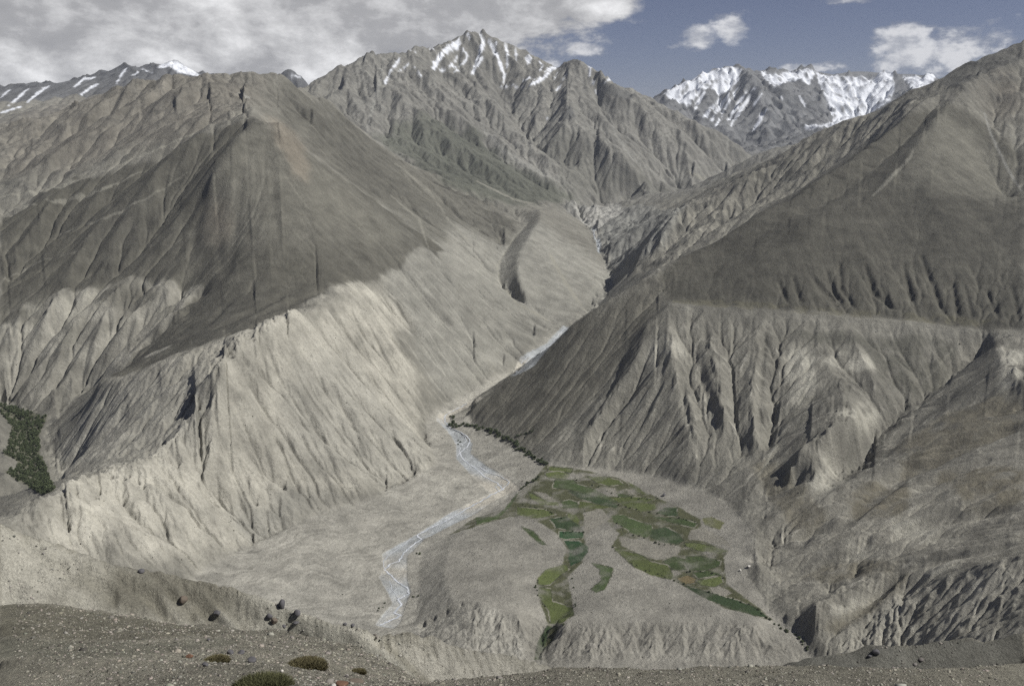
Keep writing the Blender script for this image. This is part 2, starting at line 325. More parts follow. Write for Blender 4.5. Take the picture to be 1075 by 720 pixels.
# ------------------------------------------------------------------ masks: outlines on the ground, rasterised in plan
def raster(world_pts, soft=1):
    m = np.zeros((NLR, NTH), np.float32)
    q = np.array([to_grid(p[0], p[1]) for p in world_pts])
    i0, i1 = int(max(0, q[:, 0].min() - 1)), int(min(NTH - 1, q[:, 0].max() + 2)); j0, j1 = int(max(0, q[:, 1].min() - 1)), int(min(NLR - 1, q[:, 1].max() + 2))
    if i1 <= i0 or j1 <= j0: return m
    gx, gy = np.meshgrid(np.arange(i0, i1), np.arange(j0, j1)); ins = np.zeros(gx.shape, bool)
    for (x1, y1), (x2, y2) in zip(q, np.roll(q, -1, 0)):
        if y1 == y2: continue
        ins ^= ((gy < y1) != (gy < y2)) & (gx < (x2 - x1) * (gy - y1) / (y2 - y1) + x1)
    m[j0:j1, i0:i1] = ins
    if soft:                      # drop slivers where an outline jumps behind a crest
        w_ = m[j0:j1, i0:i1]
        for op in (np.minimum, np.maximum):
            for _ in range(3):
                pd = np.pad(w_, ((0, 0), (1, 1)), mode='edge'); w_ = op(op(pd[:, :-2], pd[:, 2:]), w_)
        m[j0:j1, i0:i1] = w_
        e = soft * 3 + 2; a0, a1, b0, b1 = max(0, j0 - e), min(NLR, j1 + e), max(0, i0 - e), min(NTH, i1 + e)
        m[a0:a1, b0:b1] = blur(m[a0:a1, b0:b1], soft * soft)
    return m
RD = np.exp(np.linspace(math.log(20), math.log(16000), 3000))
def hit(px, py, dmin=0):          # where the line of sight meets the land
    x, y, zz = ray(px, py); s = RD[RD > dmin] / y
    g = sample(S, x * s, y * s); k = np.nonzero(g > zz * s)[0]
    k = k[0] if len(k) else len(s) - 1
    return (x * s[k], y * s[k], zz * s[k])
def calm(q):                      # a point that jumps past a crest, away from its neighbours, is pulled back along its bearing
    r = np.array([math.hypot(a[0], a[1]) for a in q]); n = len(q)
    for _ in range(2):
        md = np.median(np.stack([np.roll(r, k) for k in (-4, -3, -2, -1, 0, 1, 2, 3, 4)]), 0); r = np.where(abs(np.log(r / md)) > .05, md, r)
    return [(a[0] * k, a[1] * k, a[2]) for a, k in zip(q, r / np.array([math.hypot(a[0], a[1]) for a in q]))]
def ground_poly(pts, soft=2, dmin=0, close=True):
    q = []
    n = len(pts)
    for a, b in zip(pts, pts[1:] + pts[:1]):
        for t in (0, .25, .5, .75): q.append(hit(a[0] + (b[0] - a[0]) * t, a[1] + (b[1] - a[1]) * t, dmin))
    return raster(calm(q), soft)
def stroke_world(q, width, soft=1):
    m = np.zeros((NLR, NTH), np.float32); q = np.array(q)[:, :2]
    w0 = np.broadcast_to(np.asarray(width, float), (len(q),))
    for k in range(len(q) - 1):
        a, b = q[k], q[k + 1]; v = b - a; l = np.hypot(*v) + 1e-6; nrm = np.array((-v[1], v[0])) / l
        e = v / l * .3
        m = np.maximum(m, raster([a + nrm * w0[k] - e * w0[k], b + nrm * w0[k + 1] + e * w0[k + 1], b - nrm * w0[k + 1] + e * w0[k + 1], a - nrm * w0[k] - e * w0[k]], 0))
    return blur(m, soft) if soft else m
# ------------------------------------------------------------------ fine land grid
import time; T0 = time.time()
QUAL = 1.25
def seg(a, b, st): return np.arange(math.log(a), math.log(b), st / QUAL)
LNR = np.concatenate([seg(4.2, 40, .02), seg(40, 460, .0042), seg(460, 1150, .012), seg(1150, 5600, .00125), seg(5600, 15500, .0016), seg(15500, 38000, .03)])
THE = np.concatenate([np.arange(-.64, -.52, .004), np.arange(-.52, .52, .00125 / QUAL), np.arange(.52, .64, .004)])
NR, NTT = len(LNR), len(THE)
R_ = np.exp(LNR)[:, None].astype(np.float32); TT = THE[None].astype(np.float32)
XX = (R_ * np.sin(TT)).astype(np.float32); YY = (R_ * np.cos(TT)).astype(np.float32)
CELL = np.maximum(np.gradient(LNR)[:, None] * R_, .00125 * R_) * np.ones_like(XX)
ST, CT = np.sin(TT), np.cos(TT)
pool = ThreadPoolExecutor(4)
def rows(fn, *arrs):
    cuts = np.linspace(0, NR, 33).astype(int)
    res = list(pool.map(lambda k: fn(*[a[cuts[k]:cuts[k + 1]] for a in arrs]), range(32)))
    if isinstance(res[0], tuple): return tuple(np.concatenate(c) for c in zip(*res))
    return np.concatenate(res)
def hsh(ix, iy, seed):
    n = (ix.astype(np.uint32) * np.uint32(374761393) + iy.astype(np.uint32) * np.uint32(668265263) + np.uint32(seed * 2654435761 & 0xffffffff))
    n = (n ^ (n >> np.uint32(13))) * np.uint32(1274126177); n ^= n >> np.uint32(16)
    return (n & np.uint32(0xffff)).astype(np.float32) / 65535.0, (n >> np.uint32(16)).astype(np.float32) / 65535.0
def perlin(x, y, seed):
    xi, yi = np.floor(x), np.floor(y); fx, fy = x - xi, y - yi; xi = xi.astype(np.int64); yi = yi.astype(np.int64)
    u, v = fx * fx * fx * (fx * (fx * 6 - 15) + 10), fy * fy * fy * (fy * (fy * 6 - 15) + 10)
    def g(a, b):
        r, _ = hsh(xi + a, yi + b, seed); t = r * 6.2831853; return np.cos(t) * (fx - a) + np.sin(t) * (fy - b)
    n0 = g(0, 0); n0 = n0 + u * (g(1, 0) - n0); n1 = g(0, 1); n1 = n1 + u * (g(1, 1) - n1)
    return 1.5 * (n0 + v * (n1 - n0))
def fbm(x, y, lam, octs, seed, cell=None, gain=.5):
    s = np.zeros_like(x); a = 1.0
    for o in range(octs):
        k = lam / 2 ** o
        t = perlin(x / k, y / k, seed + o) * a
        if cell is not None: t = t * np.clip((k / cell - 2) / 2, 0, 1)
        s += t; a *= gain
    return s
def ridged(x, y, lam, octs, seed, cell):
    s = np.zeros_like(x); a = 1.0; prev = 1.0
    for o in range(octs):
        k = lam / 2 ** o
        n = 1 - np.abs(perlin(x / k, y / k, seed + o)) * 1.6; n = n * n * prev; prev = np.clip(n, 0, 1)
        s += (n - .4) * a * np.clip((k / cell - 2) / 2, 0, 1); a *= .5
    return s
def stripes(x, y, dx, dy, lam, seed):
    """gully pattern: waves whose crests run down the slope; (dx,dy) is the unit direction across the slope"""
    px, py = x / lam, y / lam; xi, yi = np.floor(px), np.floor(py); fx, fy = px - xi, py - yi
    xi = xi.astype(np.int64); yi = yi.astype(np.int64); va = np.zeros_like(px); wt = np.zeros_like(px)
    for i in (-1, 0, 1):
        for j in (-1, 0, 1):
            r1, r2 = hsh(xi + i, yi + j, seed); r1 = .2 + .6 * r1; r2 = .2 + .6 * r2
            vx, vy = fx - i - r1, fy - j - r2
            w_ = np.clip(1 - (vx * vx + vy * vy) / 1.44, 0, 1); w_ = w_ * w_ * w_
            va += np.cos((vx * dx + vy * dy) * 7.6) * w_; wt += w_
    return va / (wt + 1e-6)
def grad(z_):
    zr = np.gradient(z_, LNR, axis=0) / R_; zt = np.gradient(z_, THE, axis=1) / R_
    return (zr * ST + zt * CT).astype(np.float32), (zr * CT - zt * ST).astype(np.float32)

# domain warp so that drawn outlines get natural, ragged edges
WX = rows(lambda x, y, c: fbm(x, y, 160, 5, 11, c), XX, YY, CELL); WY = rows(lambda x, y, c: fbm(x, y, 160, 5, 31, c), XX, YY, CELL)
def land(mask, warp=14.0):        # sample a plan mask on the fine grid, with ragged edges
    wr = warp * np.clip(R_ / 2500, .03, 4)
    return rows(lambda x, y, wx, wy, k: sample(mask, x + wx * k, y + wy * k), XX, YY, WX, WY, wr * np.ones_like(XX))

BASE = rows(lambda x, y: sample(S, x, y), XX, YY).astype(np.float32)
H_ = BASE.copy()
PX = 537.5 + F * XX / (YY * CP - BASE * SP)       # bearing, only used to name parts of the land
# --- zones (plan outlines)
def zone(pts, soft=3): return raster(pts, soft)
ex = lambda p, dx=0, dy=0: (p[0] + dx, p[1] + dy)
z_floor = zone(RIVER_OUT[::-1][:1] + [h(-200, 1350, 0), *FOOT_L, *[p for p in RIVER_PTS[17:19]], *[ex(p, 25) for p in RIVER_PTS[17:11:-1]], *FOOT_R, *V3[::-1], h(900, 1150, 0), h(500, 1050, 0)], 2)
M_FLOOR = land(z_floor, 6)
M_RIVERW = np.zeros_like(H_)
M_NEAR = np.clip((900 - YY) / 200, 0, 1)
z_terr = zone([*TERR_EDGE[::-1], *FOOT_R[2:], *V3[::-1], h(850, 1490, 0), h(700, 1500, 0), h(560, 1510, 0)], 2)
M_TERR = land(z_terr, 4)
M_MASSIF = np.clip((YY - 5900) / 600, 0, 1) * np.clip((PX - 300) / 80, 0, 1)
M_FAR = np.clip((YY - 9800) / 600, 0, 1)

def pl(pts, soft=3, warp=14, dmin=900): return land(ground_poly(pts, soft, dmin), warp)
# pale eroded badlands
BAD = pl([(15, 546), (60, 515), (110, 496), (60, 500), (100, 408), (200, 372), (290, 334), (345, 312), (410, 285), (425, 330), (430, 400), (445, 450), (455, 490), (400, 520), (330, 542), (250, 575), (200, 600), (120, 590), (60, 575)], 9, 34)
BAD = np.maximum(BAD, pl([(0, 345), (60, 305), (165, 298), (215, 298), (190, 340), (120, 390), (60, 425), (0, 420)], 4) * .38)
RB1 = pl([(600, 480), (640, 420), (690, 345), (860, 345), (900, 380), (860, 420), (800, 490), (700, 500)], 6)
RB2 = pl([(780, 490), (900, 380), (1040, 350), (1075, 350), (1075, 640), (860, 690), (800, 600)], 6)
FLUT = pl([(790, 318), (820, 285), (1075, 295), (1075, 340), (900, 330)], 6, 5)
H2 = pl([(870, 690), (950, 620), (1000, 602), (1074, 590), (1074, 690)], 3)
SLOPE_L = pl([(400, 215), (565, 232), (660, 296), (590, 345), (500, 405), (450, 430), (430, 330), (400, 300)], 6)
R2M = pl([(650, 290), (715, 222), (850, 145), (930, 110), (985, 90), (915, 148), (800, 220), (700, 278)], 3)
GORGE = pl([(590, 218), (650, 212), (720, 225), (665, 290), (640, 280), (625, 240)], 3)

# --- gullies, coarse to fine
def smooth_by(a, f):
    if f <= 1: return blur(a, 2)
    H, W = a.shape; H2, W2 = H // f, W // f
    c = a[:H2 * f, :W2 * f].reshape(H2, f, W2, f).mean((1, 3)); c = blur(np.pad(c, 2, mode='edge'), 2)
    ys = np.clip((np.arange(H) + .5) / f - .5 + 2, 0, c.shape[0] - 1.001); xs = np.clip((np.arange(W) + .5) / f - .5 + 2, 0, c.shape[1] - 1.001)
    y0, x0 = ys.astype(int), xs.astype(int); fy, fx = (ys - y0)[:, None], (xs - x0)[None]
    return ((c[y0][:, x0] * (1 - fy) + c[y0 + 1][:, x0] * fy) * (1 - fx) + (c[y0][:, x0 + 1] * (1 - fy) + c[y0 + 1][:, x0 + 1] * fy) * fx).astype(np.float32)
gx, gy = grad(smooth_by(H_, 12))
LEFTM = pl([(0, 115), (160, 80), (270, 82), (262, 120), (225, 170), (205, 250), (200, 300), (0, 300)], 8)
FOOT = pl([(0, 345), (60, 305), (165, 298), (230, 300), (190, 345), (120, 390), (60, 425), (0, 420)], 5)
DKS = pl([(700, 315), (720, 270), (800, 222), (890, 170), (950, 122), (1000, 110), (1075, 160), (1075, 285), (880, 285), (790, 318)], 8)
PYR = pl([(213, 190), (268, 124), (330, 165), (400, 215), (445, 262), (400, 275), (300, 330), (200, 345), (205, 260)], 8)
FRONT = pl([(440, 640), (470, 628), (500, 632), (545, 650), (585, 655), (620, 655), (680, 656), (760, 652), (800, 660), (850, 695), (430, 700)], 3, 6) * (YY < 1720)
LOBE = pl([(566, 214), (602, 224), (640, 285), (604, 335), (575, 336), (545, 305), (515, 290), (522, 262), (548, 236)], 3, 6)
def amp_at(lam):
    A = np.full_like(H_, .022 if lam < 120 else .012)
    A += .020 * np.clip((YY - 4200) / 800, 0, 1) * (1 - M_FAR) * (lam >= 50)
    A += M_MASSIF * (.026 if lam > 200 else .006) + M_FAR * (.04 if lam >= 180 else .02)
    A += BAD * (.026 if lam <= 60 else .026 if lam < 120 else .014)
    A += RB1 * (.010 if 40 <= lam <= 100 else .002) + RB2 * (.012 if 40 < lam <= 180 else -.004) + H2 * (.045 if lam <= 50 else 0)
    A += FLUT * .0
    A += SLOPE_L * (-.012 if lam <= 60 else .004) + LEFTM * (.022 if lam >= 90 else -.014) + FOOT * (.05 if 90 <= lam <= 180 else 0)
    A += R2M * (.024 if lam <= 100 else .02) + GORGE * .02
    A += FRONT * (.035 if lam < 60 else 0)
    A *= 1 - .85 * LOBE
    A -= .015 * np.clip(DKS + PYR, 0, 1) * (lam < 200)
    nr = np.clip((700 - YY) / 100, 0, 1)
    A = A * (1 - nr) + nr * (.03 if 50 < lam < 60 else .0 if lam > 60 else .016) * np.clip((YY - 120) / 150, 0.02, 1)
    return A
gull = np.zeros_like(H_); GFINE = np.zeros_like(H_)
for o, lam in enumerate((560, 300, 170, 95, 52, 28, 15, 8, 4)):
    gx, gy = grad(smooth_by(H_, max(1, int(lam / 18)))); A = amp_at(lam); sl = np.hypot(gx, gy) + 1e-5
    fade = np.clip((lam / CELL - 2.5) / 2.5, 0, 1)
    A = A * np.clip(sl / .35, 0, np.where(YY > 600, 1.3, .7)) * fade * lam
    A *= (1 - .92 * M_FLOOR * (lam > 30) * (1 - FRONT)) * (1 - .6 * M_FLOOR * (1 - FRONT))
    dx, dy = -gy / sl, gx / sl
    idx = np.nonzero((A.max(1) > 0.01))[0]
    if not len(idx): continue
    r0, r1 = idx[0], idx[-1] + 1
    def work(k):
        s_ = slice(k, min(k + 48, r1)); return stripes(XX[s_], YY[s_], dx[s_], dy[s_], lam, 100 + o)
    g = np.concatenate(list(pool.map(work, range(r0, r1, 48))))
    # rounded floors, sharper crests
    g = 1 - 2 * np.abs(.5 - .5 * g) ** 0.8 if lam < 120 else g
    H_[r0:r1] += g * A[r0:r1]; gull[r0:r1] += g * A[r0:r1]
    if lam <= 60: GFINE[r0:r1] += g * np.clip(A[r0:r1] / lam / .05, 0, 1)
# crags and general unevenness
crag = np.clip((YY - 6500) / 1500, 0, 1)
CR = pl([(0, 120), (160, 77), (300, 80), (250, 130), (150, 160), (100, 190), (0, 240)], 8) * .8
CR = np.maximum(CR, pl([(925, 115), (985, 85), (1060, 40), (1075, 38), (1075, 120), (1020, 110)], 4))
CR = np.maximum(CR, R2M * .5); CR = np.maximum(CR, GORGE * .6)
CR = np.maximum(CR, M_MASSIF * np.clip((H_ + 300) / 700, 0, 1)); CR = np.maximum(CR, M_FAR)
rg = rows(ridged, XX, YY, np.float32(260) * np.ones_like(XX[:, :1]), np.full((NR, 1), 5), np.full((NR, 1), 71), CELL) if False else \
    rows(lambda x, y, c: ridged(x, y, 260., 6, 71, c), XX, YY, CELL)
H_ += rg * CR * (12 + 16 * M_FAR + 10 * M_MASSIF)
rg2 = rows(lambda x, y, c: ridged(x, y, 45., 5, 171, c), XX, YY, CELL)
CB = pl([(15, 548), (60, 517), (110, 497), (170, 490), (230, 490), (225, 460), (232, 400), (262, 355), (290, 345), (262, 400), (250, 450), (290, 500), (330, 520), (280, 530), (170, 520), (60, 560)], 3, 10)
H_ += rg2 * (CB * 4 + BAD * 1.5 + H2 * 2.5 + GORGE * 4 + R2M * 3 + M_MASSIF * CR * 6)
H_ += rg2 * M_FLOOR * (1 - M_TERR) * .25
rg3 = rows(lambda x, y, c: ridged(x, y, 30., 6, 271, c), XX, YY, CELL); nb_ = (YY > 170) & (YY < 470); H_ += np.where(nb_, rg3 * .8, 0)
H_ += rows(lambda x, y, c: fbm(x, y, 90, 6, 51, c), XX, YY, CELL) * (2.2 * (1 - M_FLOOR) * (1 - M_NEAR) + .35 * M_FLOOR)
fine = rows(lambda x, y, c: fbm(x, y, 8, 6, 55, c, .6), XX, YY, CELL)
H_ += fine * np.clip(R_ / 300, .03, .7) * (1 - M_FLOOR * .6)
H_ = H_.astype(np.float32)
print('land', round(time.time() - T0, 1), NR, NTT)
gx, gy = grad(H_); SL = np.hypot(gx, gy)
print('far slope', [round(float(v), 2) for v in np.percentile(SL[(YY > 12500) & (YY < 14500) & (PX > 700) & (PX < 980)], [10, 50, 90])])

# --- outlines drawn straight on the fine grid
def to_fine(x, y): return np.interp(np.arctan2(x, y), THE, np.arange(NTT)), np.interp(np.log(np.hypot(x, y)), LNR, np.arange(NR))
RR = np.exp(LNR)
def hit_f(px, py, dmin=0, dmax=1e9):
    x, y, zz = ray(px, py); c = np.interp(math.atan2(x, y), THE, np.arange(NTT)); c0 = int(min(c, NTT - 2)); f = c - c0
    col = H_[:, c0] * (1 - f) + H_[:, c0 + 1] * f; s = RR / math.hypot(x, y); e_ = col - zz * s
    k = np.nonzero((e_[1:] > 0) & (RR[1:] > dmin) & (RR[1:] < dmax))[0]
    if not len(k): k = [int(np.argmax(np.where((RR[1:] > dmin) & (RR[1:] < dmax), e_[1:], -1e9)))]
    k = k[0] + 1; t = np.clip(-e_[k - 1] / (e_[k] - e_[k - 1] + 1e-9), 0, 1) if e_[k - 1] < 0 else 0
    ss = s[k - 1] + (s[k] - s[k - 1]) * t; return (x * ss, y * ss, col[k - 1] + (col[k] - col[k - 1]) * t)
jr = random.Random(5)
def fine_poly(pts, soft=1, dmin=900, dmax=1e9, jit=0.6, sub=6):
    q = []
    for a, b in zip(pts, pts[1:] + pts[:1]):
        for t in range(sub):
            t /= sub; q.append((hit_f(a[0] + (b[0] - a[0]) * t + jr.uniform(-jit, jit), a[1] + (b[1] - a[1]) * t + jr.uniform(-jit, jit) * .7, dmin, dmax)))
    q = np.array([to_fine(a[0], a[1]) for a in calm(q)]); i0, i1 = int(max(0, q[:, 0].min() - 1)), int(min(NTT - 1, q[:, 0].max() + 2)); j0, j1 = int(max(0, q[:, 1].min() - 1)), int(min(NR - 1, q[:, 1].max() + 2))
    m = np.zeros(H_.shape, np.float32)
    if i1 <= i0 or j1 <= j0: return m
    gx_, gy_ = np.meshgrid(np.arange(i0, i1), np.arange(j0, j1)); ins = np.zeros(gx_.shape, bool)
    for (x1, y1), (x2, y2) in zip(q, np.roll(q, -1, 0)):
        if y1 != y2: ins ^= ((gy_ < y1) != (gy_ < y2)) & (gx_ < (x2 - x1) * (gy_ - y1) / (y2 - y1) + x1)
    m[j0:j1, i0:i1] = ins
    if soft:
        e = soft * 3 + 2; w_ = (slice(max(0, j0 - e), j1 + e), slice(max(0, i0 - e), i1 + e)); m[w_] = blur(m[w_], soft * soft)
    return m
def fine_path(pts, wpx, soft=1, dmin=900, dmax=1e9):
    out_ = []; back = []
    for k, (x, y) in enumerate(pts):
        a, b = pts[max(0, k - 1)], pts[min(len(pts) - 1, k + 1)]; v = np.array((b[0] - a[0], b[1] - a[1]), float); v /= np.hypot(*v) + 1e-6
        wk = wpx * jr.uniform(.6, 1.3) * (.5 if k in (0, len(pts) - 1) else 1)
        out_.append((x - v[1] * wk, y + v[0] * wk)); back.append((x + v[1] * wk, y - v[0] * wk))
    return fine_poly(out_ + back[::-1], soft, dmin, dmax, .25, 4)
# --- running water: drops follow the slope, meet, and cut a branching net of gullies
ra, rb = int(np.searchsorted(RR, 1200)), int(np.searchsorted(RR, 15400)); DTH = np.gradient(THE)[None].astype(np.float32); DLR = np.gradient(LNR)[:, None].astype(np.float32)
BENCHM = np.clip(fine_path([(700, 318), (750, 321.5), (800, 326), (880, 333), (1000, 341), (1070, 346)], 4, 3) * 1.6, 0, 1)
CUT = np.clip(.26 - .18 * DKS - .10 * PYR + .42 * BAD + .25 * FOOT + .14 * RB1 + .08 * RB2 + .5 * H2 + .4 * R2M + .35 * GORGE + .12 * M_MASSIF + .25 * FRONT + .6 * M_FAR + .12 * SLOPE_L + .25 * LEFTM, 0, 1.15) * (1 - M_FLOOR) + .12 * M_FLOOR
CUT *= 1 - .7 * LOBE
CUT *= np.clip((YY - 1150) / 100, 0, 1) * (1 - BENCHM)
FLOW = np.zeros_like(H_); pr = np.random.default_rng(3)
def run_water(n, steps, mom, depth, sm):
    global H_
    hs = blur(H_[ra:rb], sm) + CELL[ra:rb] * .55 * blur(np.random.default_rng(n + steps).normal(size=(rb - ra, NTT)).astype(np.float32), 3); zr = np.gradient(hs, LNR[ra:rb], axis=0) / RR[ra:rb, None]; zt = np.gradient(hs, THE, axis=1) / RR[ra:rb, None]
    s_ = np.hypot(zr, zt) + 1e-6; U = (-zt / DTH[:, :]).astype(np.float32); V = (-zr / DLR[ra:rb]).astype(np.float32); m_ = np.hypot(U, V) + 1e-9; U /= m_; V /= m_
    Hh, Ww = hs.shape; U = U.ravel(); V = V.ravel(); flat = (s_ < .06).ravel()
    def part(seed):
        r_ = np.random.default_rng(seed); x = r_.uniform(1, Ww - 2, n).astype(np.float32); y = r_.uniform(1, Hh - 2, n).astype(np.float32); vx = np.zeros(n, np.float32); vy = vx.copy(); c_ = np.zeros(Hh * Ww, np.float32); life = r_.integers(steps // 4, steps, n); buf = []
        for t in range(steps):
            k = (y + .5).astype(np.int32) * Ww + (x + .5).astype(np.int32); vx = mom * vx + (1 - mom) * U[k]; vy = mom * vy + (1 - mom) * V[k]; l_ = np.sqrt(vx * vx + vy * vy) + 1e-6
            ox = (x + vx / l_); oy = (y + vy / l_); ok = (ox > 1) & (ox < Ww - 2) & (oy > 1) & (oy < Hh - 2) & (life > t) & ~flat[k]
            x, y, vx, vy, life, k = ox[ok], oy[ok], vx[ok], vy[ok], life[ok], k[ok]; buf.append(k)
            if len(buf) == 12: c_ += np.bincount(np.concatenate(buf), minlength=Hh * Ww); buf = []
            if not len(x): break
        if buf: c_ += np.bincount(np.concatenate(buf), minlength=Hh * Ww)
        return c_
    c_ = sum(pool.map(part, [int(v) for v in pr.integers(0, 1e9, 4)])).reshape(Hh, Ww); c_ /= c_.mean() + 1e-6
    f_ = np.log1p(blur(c_, 1)); f_ -= .69; f_ = np.clip(f_, -.6, 2.6)
    H_[ra:rb] -= (f_ * depth * CELL[ra:rb] * CUT[ra:rb] * np.clip(s_ / .3, 0, 1.2)).astype(np.float32)
    FLOW[ra:rb] += f_
for n_, st_, mo, dp, sm in ((90000, 220, .5, .34, 2), (100000, 200, .45, .28, 2), (120000, 170, .4, .24, 1), (130000, 140, .4, .20, 1), (140000, 120, .35, .18, 1), (150000, 100, .3, .16, 1), (150000, 80, .3, .14, 0)): run_water(n_, st_, mo, dp, sm)
def channel(pts, wpx, depth, n=3, d0=1200, d1=1e9):
    global H_
    H_ = (H_ - fine_path(pts, wpx, n, d0, d1) * depth).astype(np.float32)
for a, b_, c_ in (((832, 289), (836, 303), (841, 317)), ((854, 291), (866, 306), (880, 321)), ((881, 275), (883, 301), (897, 323)), ((908, 278), (917, 306), (942, 324)), ((948, 276), (955, 306), (962, 324)), ((967, 268), (980, 301), (990, 329)), ((1012, 299), (1017, 315), (1021, 332)),
                  ((1035, 304), (1043, 320), (1049, 333)), ((818, 295), (822, 306), (827, 317)), ((925, 299), (930, 312), (935, 324)), ((868, 284), (872, 300), (884, 318)), ((1000, 296), (1003, 315), (1006, 331)), ((1062, 300), (1067, 320), (1070, 336))):
    channel([a, b_, c_], 2.6, 13)
for q in ([(740, 330), (742, 360), (752, 400), (768, 440)], [(805, 336), (800, 380), (797, 420), (796, 460)], [(660, 370), (640, 410), (612, 450)], [(700, 372), (690, 410), (668, 455)], [(715, 400), (722, 440), (735, 480)], [(350, 330), (385, 380), (405, 430), (418, 470)], [(320, 345), (345, 400), (372, 450), (385, 490)], [(290, 360), (310, 410), (338, 460), (350, 500)],
          [(380, 320), (410, 370), (430, 420)], [(255, 375), (275, 430), (300, 480)], [(425, 285), (450, 320), (480, 350), (510, 370)], [(400, 300), (440, 350), (470, 385)]):
    channel(q, 2.2, 10, 4)
for q in ([(262, 138), (252, 190), (247, 240), (240, 285)], [(276, 138), (286, 190), (292, 250)], [(300, 150), (330, 205), (362, 255)], [(335, 178), (370, 215), (412, 252)], [(232, 190), (226, 240), (236, 290)], [(200, 170), (160, 215), (110, 265)], [(170, 215), (130, 260), (90, 295)], [(120, 200), (70, 240), (10, 275)], [(225, 262), (200, 290), (180, 320)]):
    channel(q, 4.5, 15, 8)
for q in ([(272, 330), (300, 318), (340, 305)], [(225, 345), (262, 328), (300, 308)], [(190, 355), (220, 338), (240, 318)]): channel(q, 3, 9, 5)
for q, w_, d_ in (([(1030, 365), (985, 402), (950, 428), (918, 455), (900, 488), (860, 515), (825, 545)], 5, 14), ([(1070, 445), (1000, 470), (945, 498), (885, 545), (835, 562)], 6, 20), ([(1070, 532), (1000, 540), (930, 562), (870, 588), (815, 605)], 6, 18), ([(1060, 570), (1000, 582), (950, 592), (905, 636), (872, 664)], 5, 16),
                  ([(905, 520), (870, 542), (840, 572), (805, 590)], 4, 12), ([(1040, 480), (980, 505), (925, 530)], 5, 16), ([(970, 604), (930, 640), (895, 674)], 4, 12), ([(1000, 415), (950, 450), (925, 480)], 5, 12)):
    channel(q, w_, d_, 9)
cb = np.array([pix(q) for q in CREST_B])
for k in range(26):
    x0 = 6 + k * 14 + jr.uniform(-4, 4); y0 = np.interp(x0, cb[:, 0], cb[:, 1]) + jr.uniform(4, 22); n_ = jr.uniform(25, 55)
    channel([(x0, y0), (x0 + n_ * .5, y0 + n_ * .42), (x0 + n_, y0 + n_ * .95)], jr.uniform(2.6, 5), jr.uniform(2, 4.5), 3, 200, 470)
cf = np.array([pix(q) for q in FINS])
for k in range(26):
    x0 = 392 + k * 8 + jr.uniform(-2, 2); y0 = np.interp(x0, cf[:, 0], cf[:, 1]) + jr.uniform(2, 4); n_ = jr.uniform(14, 28)
    channel([(x0, y0), (x0 + n_ * .35, y0 + n_ * .6), (x0 + n_ * .6, y0 + n_)], jr.uniform(1.8, 2.8), jr.uniform(1.5, 3.4), 2, 200, 470)
FLOW = FLOW / 7; print('water', round(time.time() - T0, 1), FLOW[ra:rb].std())
BEDS = [[(394, 656), (398, 649), (412, 633), (407, 621), (398, 606), (403, 597), (401, 581), (426, 567), (440, 559), (470, 540), (505, 522), (516, 517), (508, 512), (490, 493), (479, 481), (479, 466), (470, 452), (458, 441), (459, 434), (473, 431), (490, 423),
         (505, 415), (507, 418), (492, 427), (474, 436), (471, 447), (485, 455), (496, 466), (494, 476), (511, 489), (535, 502), (546, 513), (525, 522), (500, 538), (470, 553), (446, 565), (427, 584), (427, 606), (431, 621), (424, 640), (421, 652), (414, 659)],
        [(537, 394), (547, 374), (574, 360), (591, 342), (598, 344), (574, 367), (561, 384), (542, 394)],
        [(621, 240), (625, 250), (627, 264), (630, 266), (631, 256), (628, 246), (624, 238)]]
M_RIVERW = np.clip(sum(fine_poly(b, 1, jit=.4) for b in BEDS), 0, 1)
H_ -= M_RIVERW * 1.5
sx, sy = grad(smooth_by(H_, 3)); sl = np.hypot(sx, sy) + 1e-5
def streak(lam, seed, stretch=1.0):
    def work(k):
        s_ = slice(k, min(k + 48, NR)); return stripes(XX[s_], YY[s_], (-sy / sl)[s_], (sx / sl)[s_], lam, seed)
    return np.concatenate(list(pool.map(work, range(0, NR, 48)))) * np.clip((lam / CELL - 2) / 2, 0, 1)
STK = np.clip(FLOW, -.5, 1.5)
# ------------------------------------------------------------------ ground colours (soil, rock, scrub, snow, with cloud shade in the dark slopes)
COL = np.empty(H_.shape + (3,), np.float32)
def c3(*v): return np.array(v, np.float32)
def paint(m, c):
    global COL
    COL += (c3(*c) - COL) * np.clip(m, 0, 1)[..., None]
COL[:] = c3(.194, .186, .166)
nb = rows(lambda x, y, c: fbm(x, y, 500, 6, 91, c), XX, YY, CELL)
ns = rows(lambda x, y, c: fbm(x, y, 60, 6, 95, c, .6), XX, YY, CELL)
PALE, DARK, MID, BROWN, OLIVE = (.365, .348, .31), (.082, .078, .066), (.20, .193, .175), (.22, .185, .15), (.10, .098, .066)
exec_masks = []
paint(np.clip(BAD + .25 * ns, 0, 1) * (BAD > .02), PALE)
paint(SLOPE_L * .8, (.25, .243, .222))
